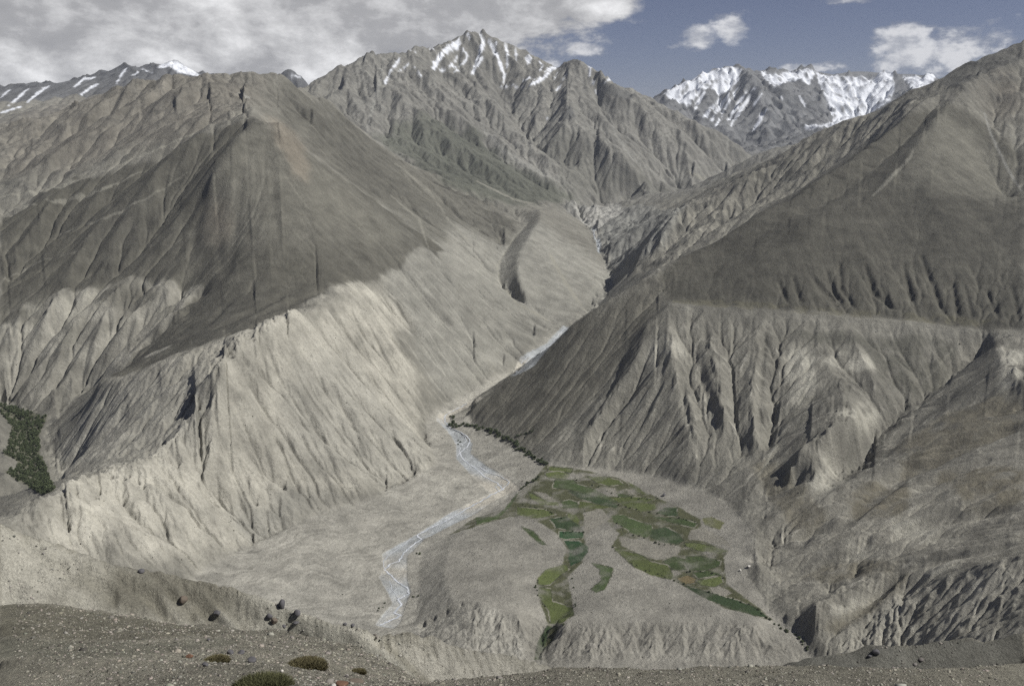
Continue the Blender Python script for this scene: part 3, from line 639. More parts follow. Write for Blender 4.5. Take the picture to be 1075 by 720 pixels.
# slope tones: scree greys and dark scrub, the darkest with cloud shade painted in
paint(pl([(100, 410), (200, 388), (222, 405), (214, 470), (110, 492), (60, 490)], 5, 20) * .65, (.225, .217, .198))
paint(pl([(300, 400), (360, 360), (430, 440), (450, 480), (400, 510), (330, 500), (290, 450)], 6, 25) * .55, (.24, .232, .212))
paint(pl([(250, 515), (330, 522), (400, 520), (330, 540), (270, 560), (235, 540)], 4, 20) * .6, (.20, .195, .18))
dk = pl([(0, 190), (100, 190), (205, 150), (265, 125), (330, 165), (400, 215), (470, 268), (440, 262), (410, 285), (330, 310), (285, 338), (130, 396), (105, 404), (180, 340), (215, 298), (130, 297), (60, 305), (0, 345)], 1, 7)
paint(dk * (.8 + .2 * nb), DARK)  # upper left: scrub-dark soil and painted cloud shade share this tone
paint(pl([(213, 190), (268, 124), (330, 165), (400, 215), (445, 262), (400, 255), (300, 262), (235, 250)], 8, 20) * .65, (.17, .163, .142))  # sunlit right face of the hill, painted lighter
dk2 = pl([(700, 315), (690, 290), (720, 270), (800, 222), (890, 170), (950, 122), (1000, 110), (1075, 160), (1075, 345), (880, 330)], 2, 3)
paint(dk2 * .9, DARK)  # upper right: cloud shade put into the dark slope colour
paint(pl([(975, 125), (990, 114), (1040, 150), (1075, 190), (1075, 215), (960, 200), (930, 195)], 10, 20) * .5, (.185, .178, .155))
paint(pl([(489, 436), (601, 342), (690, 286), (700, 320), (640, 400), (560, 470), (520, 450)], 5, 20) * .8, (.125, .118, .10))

paint(np.clip(RB1, 0, 1) * .5, (.22, .21, .185)); paint(fine_path([(885, 470), (893, 440), (905, 420)], 3, 3) * .3, PALE); paint(RB2 * np.clip(.55 + nb * .9, 0, 1) * .5, (.24, .227, .20))
paint(np.clip(GFINE - .3, 0, 1) * np.clip(RB1 + RB2, 0, 1), PALE)
paint(H2, (.33, .315, .28)); paint(R2M * np.clip(.6 + ns, 0, 1), (.25, .238, .21)); paint(GORGE * .7, (.25, .25, .242)); paint(fine_poly([(594, 219), (620, 217), (650, 213), (655, 222), (640, 232), (628, 240), (615, 236)], 1, 4500), (.42, .41, .39)); paint(FRONT * .8, (.215, .208, .19))
paint(pl([(1030, 95), (1075, 60), (1075, 130), (1055, 125)], 8, 20) * .35, BROWN)
paint(pl([(0, 125), (160, 80), (290, 80), (250, 130), (130, 160), (0, 190)], 8, 20) * .6, (.20, .183, .16))
paint(M_FLOOR * .9, (.31, .297, .27)); paint(M_TERR * .9, (.25, .238, .215))
paint(M_RIVERW, (.36, .375, .395))
paint(M_RIVERW * np.clip(nb * 3 + .2, 0, 1) * .6, (.42, .37, .29))
paint(M_MASSIF * .7, (.20, .195, .185))
paint(pl([(395, 150), (420, 128), (455, 124), (500, 140), (545, 172), (600, 205), (640, 208), (560, 216), (520, 215), (470, 195)], 4, 26) * .85, (.098, .102, .084))  # massif midslopes: scrub green, darkened further by painted cloud shade
paint(pl([(560, 150), (600, 140), (640, 170), (690, 195), (730, 200), (650, 208), (600, 205)], 6, 26) * .6, (.115, .113, .10))
paint(pl([(290, 82), (345, 112), (390, 150), (450, 185), (500, 210), (548, 236), (538, 262), (500, 245), (474, 240), (462, 262), (400, 215), (330, 160), (285, 118)], 4, 22) * .8, (.118, .113, .098))  # extends the upper left dark tone, painted cloud shade included
paint(pl([(278, 128), (296, 126), (318, 150), (330, 185), (312, 192), (298, 160)], 3, 16) * .55, (.25, .215, .175)); paint(pl([(205, 225), (225, 215), (250, 225), (240, 255), (215, 250)], 4, 18) * .4, (.23, .20, .165))
paint(M_FAR * .8, (.15, .153, .165)); paint((YY > 9400) * (PX < 345) * .8, (.11, .113, .125))
paint(np.clip((CR - .3) * np.clip(rg * 2.5, 0, 1), 0, 1) * .6, (.09, .088, .085))
paint(np.clip(600 - YY, 0, 1), (.265, .25, .21))
paint(fine_poly([(0, 543), (60, 568), (130, 588), (240, 611), (385, 658), (440, 716), (360, 700), (240, 680), (170, 668), (0, 650)], 2, 190, 470) * np.clip(.85 + ns * 1.2, 0, 1), (.45, .43, .38))
paint(fine_poly([(110, 590), (240, 616), (290, 636), (360, 660), (420, 695), (440, 716), (380, 690), (250, 662), (190, 640)], 2, 170, 470) * np.clip(.5 + ns * 2.2, 0, 1) * .75, (.235, .228, .20))
paint(fine_poly([(985, 86), (1010, 70), (1040, 52), (1074, 38), (1074, 62), (1040, 74), (1000, 94)], 2, 3600, 5200) * .85, (.10, .098, .092))
paint(fine_poly([(385, 657), (450, 666), (520, 682), (600, 698), (600, 712), (460, 722), (425, 690)], 2, 200, 470), (.44, .42, .375))
paint(fine_poly([(800, 700), (885, 679), (953, 672), (1074, 660), (1074, 712), (800, 712)], 1, 300, 470), (.16, .156, .14))
paint(fine_poly([(0, 634), (60, 636), (180, 655), (250, 664), (120, 672), (0, 668)], 2, 10, 140) * .5, (.13, .122, .09)); paint(fine_poly([(0, 670), (140, 676), (250, 668), (250, 676), (120, 690), (0, 690)], 2, 10, 140) * .4, (.11, .115, .09))
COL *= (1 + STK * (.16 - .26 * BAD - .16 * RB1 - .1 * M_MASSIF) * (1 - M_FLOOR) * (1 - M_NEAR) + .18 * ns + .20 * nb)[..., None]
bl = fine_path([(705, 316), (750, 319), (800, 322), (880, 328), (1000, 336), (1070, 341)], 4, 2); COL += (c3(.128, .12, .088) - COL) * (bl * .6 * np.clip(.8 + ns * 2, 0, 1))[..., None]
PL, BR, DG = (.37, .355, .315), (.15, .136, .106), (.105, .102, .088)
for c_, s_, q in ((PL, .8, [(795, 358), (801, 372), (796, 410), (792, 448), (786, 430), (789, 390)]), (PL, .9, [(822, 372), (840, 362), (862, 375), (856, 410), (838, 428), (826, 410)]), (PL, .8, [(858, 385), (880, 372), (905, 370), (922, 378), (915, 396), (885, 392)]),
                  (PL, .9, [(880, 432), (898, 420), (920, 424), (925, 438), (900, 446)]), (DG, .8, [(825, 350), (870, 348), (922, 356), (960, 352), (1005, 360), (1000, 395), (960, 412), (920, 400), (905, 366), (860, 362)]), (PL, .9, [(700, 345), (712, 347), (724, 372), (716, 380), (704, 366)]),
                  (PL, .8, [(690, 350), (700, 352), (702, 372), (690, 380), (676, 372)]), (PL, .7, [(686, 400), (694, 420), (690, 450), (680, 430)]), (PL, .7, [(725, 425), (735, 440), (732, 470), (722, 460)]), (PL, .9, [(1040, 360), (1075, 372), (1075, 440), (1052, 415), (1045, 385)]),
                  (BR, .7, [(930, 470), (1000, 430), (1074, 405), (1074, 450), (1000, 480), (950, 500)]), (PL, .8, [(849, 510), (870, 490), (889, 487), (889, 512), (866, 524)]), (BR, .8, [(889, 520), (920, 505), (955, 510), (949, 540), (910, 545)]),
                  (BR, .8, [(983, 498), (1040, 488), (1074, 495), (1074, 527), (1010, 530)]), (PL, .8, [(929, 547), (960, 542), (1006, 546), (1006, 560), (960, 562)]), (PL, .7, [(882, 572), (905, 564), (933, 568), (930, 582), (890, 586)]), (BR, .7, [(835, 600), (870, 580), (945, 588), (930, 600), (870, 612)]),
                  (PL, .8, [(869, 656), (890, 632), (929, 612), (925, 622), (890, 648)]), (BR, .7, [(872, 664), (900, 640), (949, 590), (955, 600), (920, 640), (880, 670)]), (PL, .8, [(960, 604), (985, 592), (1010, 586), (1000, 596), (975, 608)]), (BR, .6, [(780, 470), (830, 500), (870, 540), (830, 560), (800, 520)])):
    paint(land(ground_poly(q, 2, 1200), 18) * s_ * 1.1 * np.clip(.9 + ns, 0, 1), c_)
SK = (.255, .245, .215)
for q, w_, s_ in (([(0, 207), (60, 197), (130, 172), (180, 150), (205, 140)], 1.3, .8), ([(20, 218), (90, 207), (150, 180)], 1.2, .6), ([(60, 247), (110, 230), (160, 205), (200, 180)], 1.0, .6), ([(1033, 118), (1040, 140), (1050, 162), (1062, 185), (1073, 202)], 1.4, .9), ([(916, 206), (930, 192), (955, 166), (960, 155)], 1.6, .6),
                  ([(577, 266), (582, 276), (592, 294), (604, 312), (614, 326)], 1.8, .8), ([(555, 233), (539, 251), (531, 264), (522, 279), (524, 293), (531, 304), (543, 319), (560, 328), (576, 337)], .9, .9), ([(768, 340), (768, 395), (772, 430), (778, 450), (772, 478), (768, 500)], .8, .8), ([(720, 360), (733, 400), (745, 425), (750, 450), (758, 478)], .8, .8),
                  ([(850, 395), (838, 430), (820, 455), (812, 478), (795, 500)], 1.2, .8), ([(905, 440), (880, 470), (850, 480)], .8, .6), ([(1000, 345), (1005, 360), (985, 385), (970, 400)], 1.0, .5), ([(0, 300), (40, 275), (90, 262)], 1.2, .5), ([(410, 205), (440, 230), (450, 262)], 1.5, .5), ([(415, 172), (450, 200), (470, 230), (500, 262)], 1.5, .45),
                  ([(500, 190), (540, 210), (560, 214)], 1.2, .7), ([(508, 137), (530, 160), (560, 178), (590, 192)], 3.0, .6), ([(403, 60), (398, 90), (388, 125), (384, 140)], 2.0, .7), ([(636, 110), (645, 140), (665, 168), (700, 190)], 1.5, .6), ([(720, 180), (735, 186), (745, 190)], 2.5, .7), ([(250, 98), (256, 101), (262, 103)], 2.2, .7)):
    paint(fine_path(q, w_, 1) * s_, SK if q[0][1] > 150 else (.27, .265, .25))
# rock outcrops, darker than the scree between them
oc = np.clip((rg2 - .12) * 3.2, 0, 1) * np.clip(nb * 2.5 + .45, 0, 1) * np.clip(CR + .35 * R2M + .5 * M_MASSIF * (SL > .55), 0, 1)
paint(oc * .65 * (1 - M_FAR), (.088, .085, .08))
KN = fine_poly([(590, 108), (600, 112), (604, 122), (597, 126), (588, 120)], 1, 5500); KN = np.maximum(KN, fine_poly([(572, 122), (580, 122), (582, 128), (574, 130)], 1, 5500)); KN = np.maximum(KN, fine_poly([(628, 82), (645, 90), (668, 100), (660, 106), (640, 100), (630, 92)], 1, 5500)); paint(KN * .7, (.10, .10, .10))
paint(pl([(95, 311), (145, 301), (167, 313), (150, 326), (105, 326)], 3, 12) * .7, DARK); paint(pl([(148, 380), (160, 372), (182, 364), (170, 374)], 1, 8) * .8, PALE)
for q in ([(40, 300), (60, 315), (30, 345), (10, 350)], [(175, 300), (186, 325), (172, 350), (165, 330)], [(70, 350), (90, 340), (70, 385), (55, 395)]): paint(pl(q, 3, 16) * .6, (.13, .125, .108))
# pale scars of the left foothills and old channels on the valley floor
for q in ([(10, 330), (35, 312), (45, 316), (25, 335)], [(60, 325), (95, 305), (110, 312), (95, 335), (70, 340)], [(110, 325), (130, 328), (150, 340), (130, 345)], [(55, 350), (75, 345), (65, 370), (50, 385)]):
    paint(land(ground_poly(q, 2, 1200), 24) * .6 * np.clip(.9 + ns, 0, 1), PL)
ang = math.radians(38); ua, va_ = XX * math.cos(ang) + YY * math.sin(ang), -XX * math.sin(ang) + YY * math.cos(ang)
fan = rows(lambda a, b: perlin(a / 150, b / 11, 401) + .7 * perlin(a / 70, b / 5, 402), ua + WX * 60, va_ + WY * 60)
COL *= (1 + .22 * fan * M_FLOOR * (1 - M_TERR))[..., None]
# --- fields and meadows of the terrace
FY, FG, FD, FE, FB = (.100, .120, .045), (.064, .090, .037), (.040, .062, .029), (.034, .074, .034), (.17, .135, .075)
MEADOW = [(545, 517), (560, 505), (572, 488), (604, 491), (650, 502), (690, 522), (712, 532), (735, 545), (737, 553), (725, 562), (765, 578), (760, 585), (762, 612), (800, 640), (811, 651), (760, 638), (705, 608), (660, 592), (642, 573), (650, 560), (634, 545), (622, 540),
          (612, 556), (616, 575), (612, 590), (596, 605), (603, 645), (588, 657), (570, 692), (560, 692), (575, 655), (563, 620), (564, 606), (590, 592), (595, 575), (585, 560), (560, 545), (535, 542), (500, 552), (470, 562), (500, 543), (530, 534)]
mw = fine_poly(MEADOW, 1); paint(mw * np.clip(.86 + ns * 1.1, 0, 1), (.085, .088, .05))
for bare in ([(612, 538), (632, 533), (640, 545), (622, 556), (611, 566), (614, 552)], [(650, 563), (672, 566), (700, 570), (715, 574), (712, 582), (690, 588), (668, 580), (652, 572)], [(725, 556), (737, 553), (762, 566), (768, 574), (740, 568), (722, 566)],
             [(560, 516), (572, 517), (582, 524), (570, 523)], [(636, 512), (645, 512), (650, 522), (640, 520)], [(656, 512), (664, 514), (668, 520), (660, 518)], [(700, 600), (708, 598), (717, 602), (708, 604)], [(745, 616), (755, 614), (768, 622), (760, 627), (748, 622)]):
    paint(fine_poly(bare, 1), (.235, .222, .195))
FIELDS = [(FY, [(576, 489), (602, 492), (600, 496), (576, 494)]), (FY, [(572, 496), (587, 494), (599, 498), (595, 503), (575, 501)]),
 (FG, [(583, 503), (602, 503), (607, 508), (621, 512), (634, 518), (646, 525), (649, 528), (631, 523), (609, 517), (594, 513), (580, 512)]), (FD, [(597, 515), (617, 518), (639, 525), (649, 530), (647, 533), (627, 529), (607, 522)]),
 (FY, [(554, 515), (560, 518), (574, 526), (585, 527), (587, 531), (567, 529), (557, 523)]), (FG, [(590, 526), (597, 524), (607, 527), (607, 533), (590, 533)]), (FY, [(609, 525), (627, 529), (642, 532), (631, 534), (607, 533)]),
 (FY, [(543, 532), (572, 534), (584, 540), (564, 544), (543, 540)]), (FD, [(577, 544), (594, 542), (607, 550), (612, 556), (600, 557), (584, 554)]), (FY, [(595, 539), (604, 540), (609, 545), (607, 550), (597, 544)]),
 (FE, [(591, 567), (608, 567), (617, 573), (617, 579), (610, 589), (599, 594), (597, 586), (598, 577)]), (FE, [(587, 557), (612, 558), (613, 564), (592, 566), (587, 564)]), (FY, [(564, 607), (574, 597), (594, 592), (598, 597), (588, 604), (578, 614), (566, 614)]),
 (FY, [(566, 616), (578, 617), (581, 631), (601, 637), (603, 644), (588, 656), (578, 654), (576, 641), (564, 624)]), (FD, [(574, 657), (579, 657), (568, 692), (561, 692), (564, 674)]),
 (FY, [(642, 573), (653, 577), (673, 582), (684, 589), (702, 593), (707, 604), (704, 608), (684, 604), (667, 596), (653, 583)]), (FD, [(718, 614), (740, 620), (773, 629), (796, 638), (809, 649), (796, 647), (764, 638), (736, 626)]), (FB, [(711, 607), (722, 603), (731, 607), (729, 612), (718, 613)]),
 (FY, [(731, 609), (758, 604), (760, 611), (751, 616), (736, 614)]), (FG, [(727, 601), (742, 598), (758, 603), (733, 607)]), (FG, [(720, 584), (736, 583), (758, 589), (756, 594), (738, 599), (724, 598), (718, 591)]), (FG, [(696, 589), (707, 584), (718, 586), (718, 593), (722, 598), (707, 598)]),
 (FY, [(718, 569), (736, 570), (764, 578), (756, 581), (733, 578), (720, 573)]), (FG, [(642, 541), (653, 540), (671, 547), (684, 551), (687, 558), (678, 564), (664, 560), (653, 552), (644, 548)]), (FD, [(684, 556), (700, 553), (713, 560), (718, 567), (713, 571), (696, 569), (682, 564)]),
 (FY, [(660, 531), (673, 527), (687, 529), (689, 534), (673, 537)]), (FD, [(689, 538), (698, 532), (711, 533), (712, 541), (704, 542)]), ((.17, .175, .09), [(737, 544), (747, 542), (761, 548), (756, 556), (740, 551)]), (FG, [(684, 542), (716, 544), (733, 549), (729, 554), (707, 549)]),
 (FY, [(616, 500), (634, 500), (651, 504), (656, 509), (639, 510), (627, 507)]), (FG, [(646, 517), (661, 520), (678, 523), (668, 525), (651, 522)]), (FY, [(657, 504), (671, 512), (680, 520), (668, 516)]), (FG, [(500, 543), (518, 542), (530, 534), (542, 519), (545, 517), (537, 530), (522, 545), (500, 551)]),
 (FG, [(547, 552), (560, 557), (574, 572), (567, 571), (554, 560)]), (FG, [(620, 590), (633, 593), (645, 596), (641, 607), (636, 618), (626, 622), (620, 618), (631, 609), (630, 598)]), (FY, [(640, 522), (664, 521), (690, 523), (660, 533)])]
FIELD_ID = np.zeros(H_.shape, np.int16)
for k, (fc, pts) in enumerate(FIELDS):
    mk = fine_poly(pts, 0, jit=.4); FIELD_ID[mk > .5] = k + 1
    v_ = jr.uniform(.85, 1.12); paint(mk * np.clip(.85 + ns * .5, 0, 1), [q * v_ for q in fc])
e1 = np.zeros_like(H_); f_ = FIELD_ID; e1[1:-1, 1:-1] = (f_[1:-1, 1:-1] != f_[2:, 1:-1]) | (f_[1:-1, 1:-1] != f_[1:-1, 2:]) | (f_[1:-1, 1:-1] != f_[:-2, 1:-1])
paint(e1 * np.clip(.55 + nb + ns * 1.5, 0, 1), (.045, .05, .03)); paint(e1 * np.clip(ns * 4 - .6, 0, 1), (.26, .245, .21))
wood = [(0, 424), (10, 426), (22, 431), (30, 432), (50, 438), (45, 448), (40, 460), (42, 477), (47, 485), (50, 498), (55, 510), (58, 515), (45, 519), (33, 512), (17, 503), (5, 495), (18, 492), (18, 483), (4, 477), (10, 463), (13, 448), (5, 438), (0, 434)]
paint(fine_poly(wood, 1, 1500, 3500) * .8, (.10, .10, .07))
# --- snow: patches and couloirs
SNOW = np.zeros_like(H_)
def snow(pts, **k): global SNOW; SNOW = np.maximum(SNOW, fine_poly(pts, 1, 5200, **k))
def snowl(pts, wpx=1.2): global SNOW; SNOW = np.maximum(SNOW, fine_path(pts, wpx, 1, 5200))
snow([(453, 73), (455, 64), (462, 56), (470, 48), (482, 40), (485, 45), (480, 52), (466, 58), (460, 66), (458, 74)])
snowl([(456, 73), (466, 74), (474, 70), (484, 72), (474, 78)], 1.1); snowl([(484, 50), (491, 58), (488, 66), (481, 70)], 1.3); snowl([(480, 58), (477, 66), (470, 71)], 1)
snowl([(503, 35), (508, 44), (505, 52), (501, 62), (496, 76)], 2.0); snowl([(507, 60), (500, 70), (494, 79)], 1.6); snowl([(490, 36), (495, 43)], 1.4)
snowl([(512, 43), (519, 52), (524, 65), (530, 78), (528, 90)], 1.4); snowl([(530, 45), (533, 58), (532, 72)], 1.5); snowl([(518, 42), (522, 47)], 1.6); snowl([(523, 91), (540, 91), (556, 91)], 1)
snowl([(556, 90), (564, 86), (575, 78), (584, 70)], 1.8); snowl([(583, 69), (572, 76)], 2.2); snowl([(538, 50), (543, 58), (541, 66)], 1); snow([(550, 60), (556, 57), (560, 63), (554, 68)]); snowl([(565, 63), (570, 70), (566, 75)], 1); snowl([(548, 86), (556, 82), (562, 84)], 1)
snowl([(420, 60), (417, 66), (410, 75), (404, 88)], 1.5); snowl([(430, 66), (424, 72), (418, 76)], 1.1); snowl([(434, 70), (442, 80)], .9); snowl([(430, 53), (438, 56)], 1); snowl([(447, 48), (455, 52)], 1)
snowl([(594, 78), (588, 90), (584, 96)], 1); snowl([(586, 75), (582, 84)], 1); snowl([(612, 64), (620, 70), (619, 80)], 1.7); snowl([(634, 78), (641, 82), (634, 88)], 1.6); snowl([(622, 85), (627, 100)], .9); snowl([(572, 127), (575, 124)], 1)
# left far ridges
snowl([(0, 104), (6, 98), (11, 94)], 1); snowl([(8, 112), (20, 102), (30, 93)], 1.2); snowl([(28, 108), (40, 98), (52, 90)], 2); snowl([(0, 119), (12, 115), (22, 112)], 1.6); snowl([(78, 92), (88, 83), (100, 82)], 1.6); snowl([(84, 100), (96, 92), (104, 88)], 1.2)
snowl([(122, 88), (128, 78), (133, 72)], 1.5); snowl([(138, 80), (146, 76)], 1.2); snow([(165, 71), (174, 65), (182, 62), (192, 68), (203, 74), (214, 82), (196, 78), (186, 76), (178, 70), (170, 72)]); snowl([(150, 73), (160, 77)], 1); snowl([(303, 78), (310, 80), (318, 82)], .8)
SNOW = np.clip((SNOW * (1 + .0 * nb) + (rg2 * .9 + ns * .5) * (SNOW > .02) * .9 - .38) * 2.6, 0, 1)
fsn = np.zeros_like(H_)
for q in ([(697, 97), (715, 88), (740, 75), (765, 70), (779, 72), (775, 85), (768, 95), (755, 100), (745, 92), (735, 98), (725, 110), (712, 108), (700, 102)], [(798, 74), (815, 78), (835, 74), (850, 72), (857, 76), (850, 90), (838, 84), (825, 86), (812, 92), (803, 84)],
          [(857, 75), (880, 80), (896, 81), (913, 72), (935, 75), (940, 90), (935, 106), (902, 126), (880, 129), (874, 128), (868, 105), (860, 90)], [(945, 75), (985, 78), (978, 88), (960, 98), (955, 90), (948, 82)], [(838, 133), (870, 129), (900, 127), (880, 131), (850, 137)]):
    fsn = np.maximum(fsn, fine_poly(q, 1, 10500))
for q in ([(774, 93), (762, 112), (751, 134)], [(793, 92), (780, 112), (765, 134)], [(784, 94), (774, 112), (762, 130)], [(804, 114), (797, 126), (790, 139)], [(757, 102), (747, 114), (737, 125)], [(712, 92), (716, 102), (722, 112)], [(740, 96), (733, 108), (728, 118)], [(766, 98), (756, 112), (744, 130)], [(815, 95), (822, 105)], [(800, 98), (790, 112)], [(838, 100), (846, 112)]):
    fsn = np.maximum(fsn, fine_path(q, 2.0, 1, 10500))
fsn = np.clip((fsn + (rg2 * .2 - rg * .3 + ns * .6 + FLOW * .35 - np.clip(SL - .9, 0, 1) * .6) * (fsn > .02) - .27) * 3, 0, 1); SNOW = np.maximum(SNOW, fsn)
hi = .0 * np.clip((H_ - 330 + rg * 260 + nb * 160) / 60, 0, 1) * M_FAR * (YY > 12000)
hi = hi * np.clip(1.3 - np.clip((SL - .62) * 2.4, 0, 1.3), 0, 1)
SNOW = np.maximum(SNOW, hi)
COL *= c3(.985, 1.0, .965)
paint(blur(SNOW, 1), (.72, .75, .80))
print('colour', round(time.time() - T0, 1))

# ------------------------------------------------------------------ land material
def land_mat(name, bump=1.0):
    m = bpy.data.materials.new(name); m.use_nodes = True; t = NT(m.node_tree)
    b = t.N['Principled BSDF']; b.inputs['Roughness'].default_value = .95; b.inputs['Specular IOR Level'].default_value = .15
    at = t.n('ShaderNodeAttribute', attribute_name='soil'); geo = t.n('ShaderNodeNewGeometry').outputs['Position']
    n1 = t.noise(geo, 1 / 40., 12, .78); n2 = t.noise(geo, 1 / 6., 9, .74); n3 = t.noise(geo, 1 / .8, 6, .7)
    v = t.m('ADD', t.m('MULTIPLY', t.m('SUBTRACT', n1, .5), 1.1), t.m('MULTIPLY', t.m('SUBTRACT', n2, .5), 1.0))
    v = t.m('ADD', 1.0, t.m('ADD', v, t.m('MULTIPLY', t.m('SUBTRACT', n3, .5), 1.5)))
    v = t.m('MAXIMUM', v, .35)
    sc = t.n('ShaderNodeVectorMath', operation='SCALE'); t.put(sc.inputs[0], at.outputs['Color']); t.put(sc.inputs['Scale'], v)
    t.put(b.inputs['Base Color'], sc.outputs[0])
    hgt = t.m('ADD', t.m('MULTIPLY', n1, 9.0), t.m('ADD', t.m('MULTIPLY', n2, 2.4), t.m('MULTIPLY', n3, .3)))
    bp = t.n('ShaderNodeBump'); bp.inputs['Strength'].default_value = .8 * bump; bp.inputs['Distance'].default_value = 1.5
    t.put(bp.inputs['Height'], hgt); t.put(b.inputs['Normal'], bp.outputs[0])
    return m
MAT_LAND = land_mat('soil')

# ------------------------------------------------------------------ pieces of the land
nx, ny = -gx, -gy; nl = np.sqrt(nx * nx + ny * ny + 1)
NORM = np.stack([nx / nl, ny / nl, 1 / nl], -1).astype(np.float32)
LABEL = np.zeros(H_.shape, np.int8)
FIELDS_N = len(FIELDS)
NAMES = ['left_mountain', 'foreground_hillside', 'valley_floor', 'right_mountain', 'snowy_mountain', 'far_snowy_mountains', 'farming_terrace']
left_of = PX < np.interp(YY, [p[1] for p in RIVER_PTS[11:]] + [7200, 8600, 12300], [537.5 + F * p[0] / (p[1] * CP - p[2] * SP) for p in RIVER_PTS[11:]] + [640, 700, 850])
LABEL[:] = 3
LABEL[left_of] = 0
g1b = np.array([(537.5 + F * p[0] / (p[1] * CP - p[2] * SP), p[1]) for p in G1])
beyond = YY > np.interp(PX, g1b[:6, 0], g1b[:6, 1], left=7300, right=6300)
LABEL[beyond & left_of] = 4
LABEL[(YY > 6000) & ~left_of & (PX < 700)] = 4
LABEL[(YY > 9700)] = 5
LABEL[(M_FLOOR > .5)] = 2; LABEL[(M_TERR > .5)] = 6
LABEL[YY < 800] = 1
def make_mesh(name, faces_mask, mat, lift=0.0):
    fi = np.nonzero(faces_mask.ravel())[0]
    if not len(fi): return None
    r, c = fi // (NTT - 1), fi % (NTT - 1); a = r * NTT + c
    q = np.stack([a, a + 1, a + NTT + 1, a + NTT], 1)       # counter-clockwise from above
    used, inv = np.unique(q.ravel(), return_inverse=True)
    me = bpy.data.meshes.new(name); me.vertices.add(len(used)); me.loops.add(len(inv)); me.polygons.add(len(fi))
    co = np.stack([XX.ravel()[used], YY.ravel()[used], H_.ravel()[used] + lift], 1).astype(np.float32)
    me.vertices.foreach_set('co', co.ravel()); me.loops.foreach_set('vertex_index', inv.ravel().astype(np.int32))
    me.polygons.foreach_set('loop_start', np.arange(0, len(inv), 4, dtype=np.int32)); me.polygons.foreach_set('loop_total', np.full(len(fi), 4, np.int32))
    me.update(calc_edges=True)
    me.polygons.foreach_set('use_smooth', np.ones(len(fi), bool))
    at = me.color_attributes.new('soil', 'FLOAT_COLOR', 'POINT')
    cc = np.ones((len(used), 4), np.float32); cc[:, :3] = np.clip(COL.reshape(-1, 3)[used], .01, .9)
    at.data.foreach_set('color', cc.ravel())
    me.materials.append(mat)
    me.normals_split_custom_set_from_vertices(NORM.reshape(-1, 3)[used].tolist()) if len(used) < 0 else None
    o = bpy.data.objects.new(name, me); SC.collection.objects.link(o); o['kind'] = 'structure'
    return o
FL = LABEL[:-1, :-1].copy(); FF = FIELD_ID[:-1, :-1]; FL[FF > 0] = 20
FL[(M_RIVERW[:-1, :-1] > .5) & (FF == 0)] = 21
for k in range(1, FIELDS_N + 1): make_mesh('field', FF == k, MAT_LAND)
make_mesh('river_bed', FL == 21, MAT_LAND)
for k, nm in enumerate(NAMES): make_mesh(nm, FL == k, MAT_LAND)
print('meshes', round(time.time() - T0, 1))
# ------------------------------------------------------------------ things
HAZE = 1.6e-5
rnd = random.Random(11); nrg = np.random.default_rng(7)
def mat(name, colr, rough=.9, noise_scale=6., amt=.5, spec=.2, bump=.4, attr=None):
    m = bpy.data.materials.new(name); m.use_nodes = True; t = NT(m.node_tree); b = t.N['Principled BSDF']
    b.inputs['Roughness'].default_value = rough; b.inputs['Specular IOR Level'].default_value = spec
    co = t.n('ShaderNodeTexCoord').outputs['Object']; n = t.noise(co, noise_scale, 8, .7)
    v = t.m('ADD', 1.0, t.m('MULTIPLY', t.m('SUBTRACT', n, .5), amt * 2))
    sc = t.n('ShaderNodeVectorMath', operation='SCALE'); t.put(sc.inputs['Scale'], v)
    if attr: t.put(sc.inputs[0], t.n('ShaderNodeAttribute', attribute_name=attr).outputs['Color'])
    else: sc.inputs[0].default_value = colr
    t.put(b.inputs['Base Color'], sc.outputs[0])
    if bump:
        bp = t.n('ShaderNodeBump'); bp.inputs['Strength'].default_value = bump; bp.inputs['Distance'].default_value = .1
        t.put(bp.inputs['Height'], n); t.put(b.inputs['Normal'], bp.outputs[0])
    return m
def link(name, me, loc=(0, 0, 0), rot=(0, 0, 0), parent=None, **tags):
    o = bpy.data.objects.new(name, me); SC.collection.objects.link(o); o.location = loc; o.rotation_euler = rot
    if parent: o.parent = parent
    for k, v in tags.items(): o[k] = v
    return o
def arrays_mesh(name, co, quads_or_tris, cols=None, mat_=None, smooth=False):
    me = bpy.data.meshes.new(name); f = np.asarray(quads_or_tris, np.int32); n = f.shape[1]
    me.vertices.add(len(co)); me.loops.add(f.size); me.polygons.add(len(f))
    me.vertices.foreach_set('co', np.asarray(co, np.float32).ravel()); me.loops.foreach_set('vertex_index', f.ravel())
    me.polygons.foreach_set('loop_start', np.arange(0, f.size, n, dtype=np.int32)); me.polygons.foreach_set('loop_total', np.full(len(f), n, np.int32))
    me.update(calc_edges=True)
    if smooth: me.polygons.foreach_set('use_smooth', np.ones(len(f), bool))
    if cols is not None:
        a = me.color_attributes.new('tint', 'FLOAT_COLOR', 'POINT'); c = np.ones((len(co), 4), np.float32); c[:, :3] = cols; a.data.foreach_set('color', c.ravel())
    if mat_: me.materials.append(mat_)
    return me
def ico(sub):
    bm = bmesh.new(); bmesh.ops.create_icosphere(bm, subdivisions=sub, radius=1); bm.verts.ensure_lookup_table()
    v = np.array([q.co[:] for q in bm.verts], np.float32); f = np.array([[q.index for q in fa.verts] for fa in bm.faces], np.int32); bm.free(); return v, f
IV, IF = ico(1)
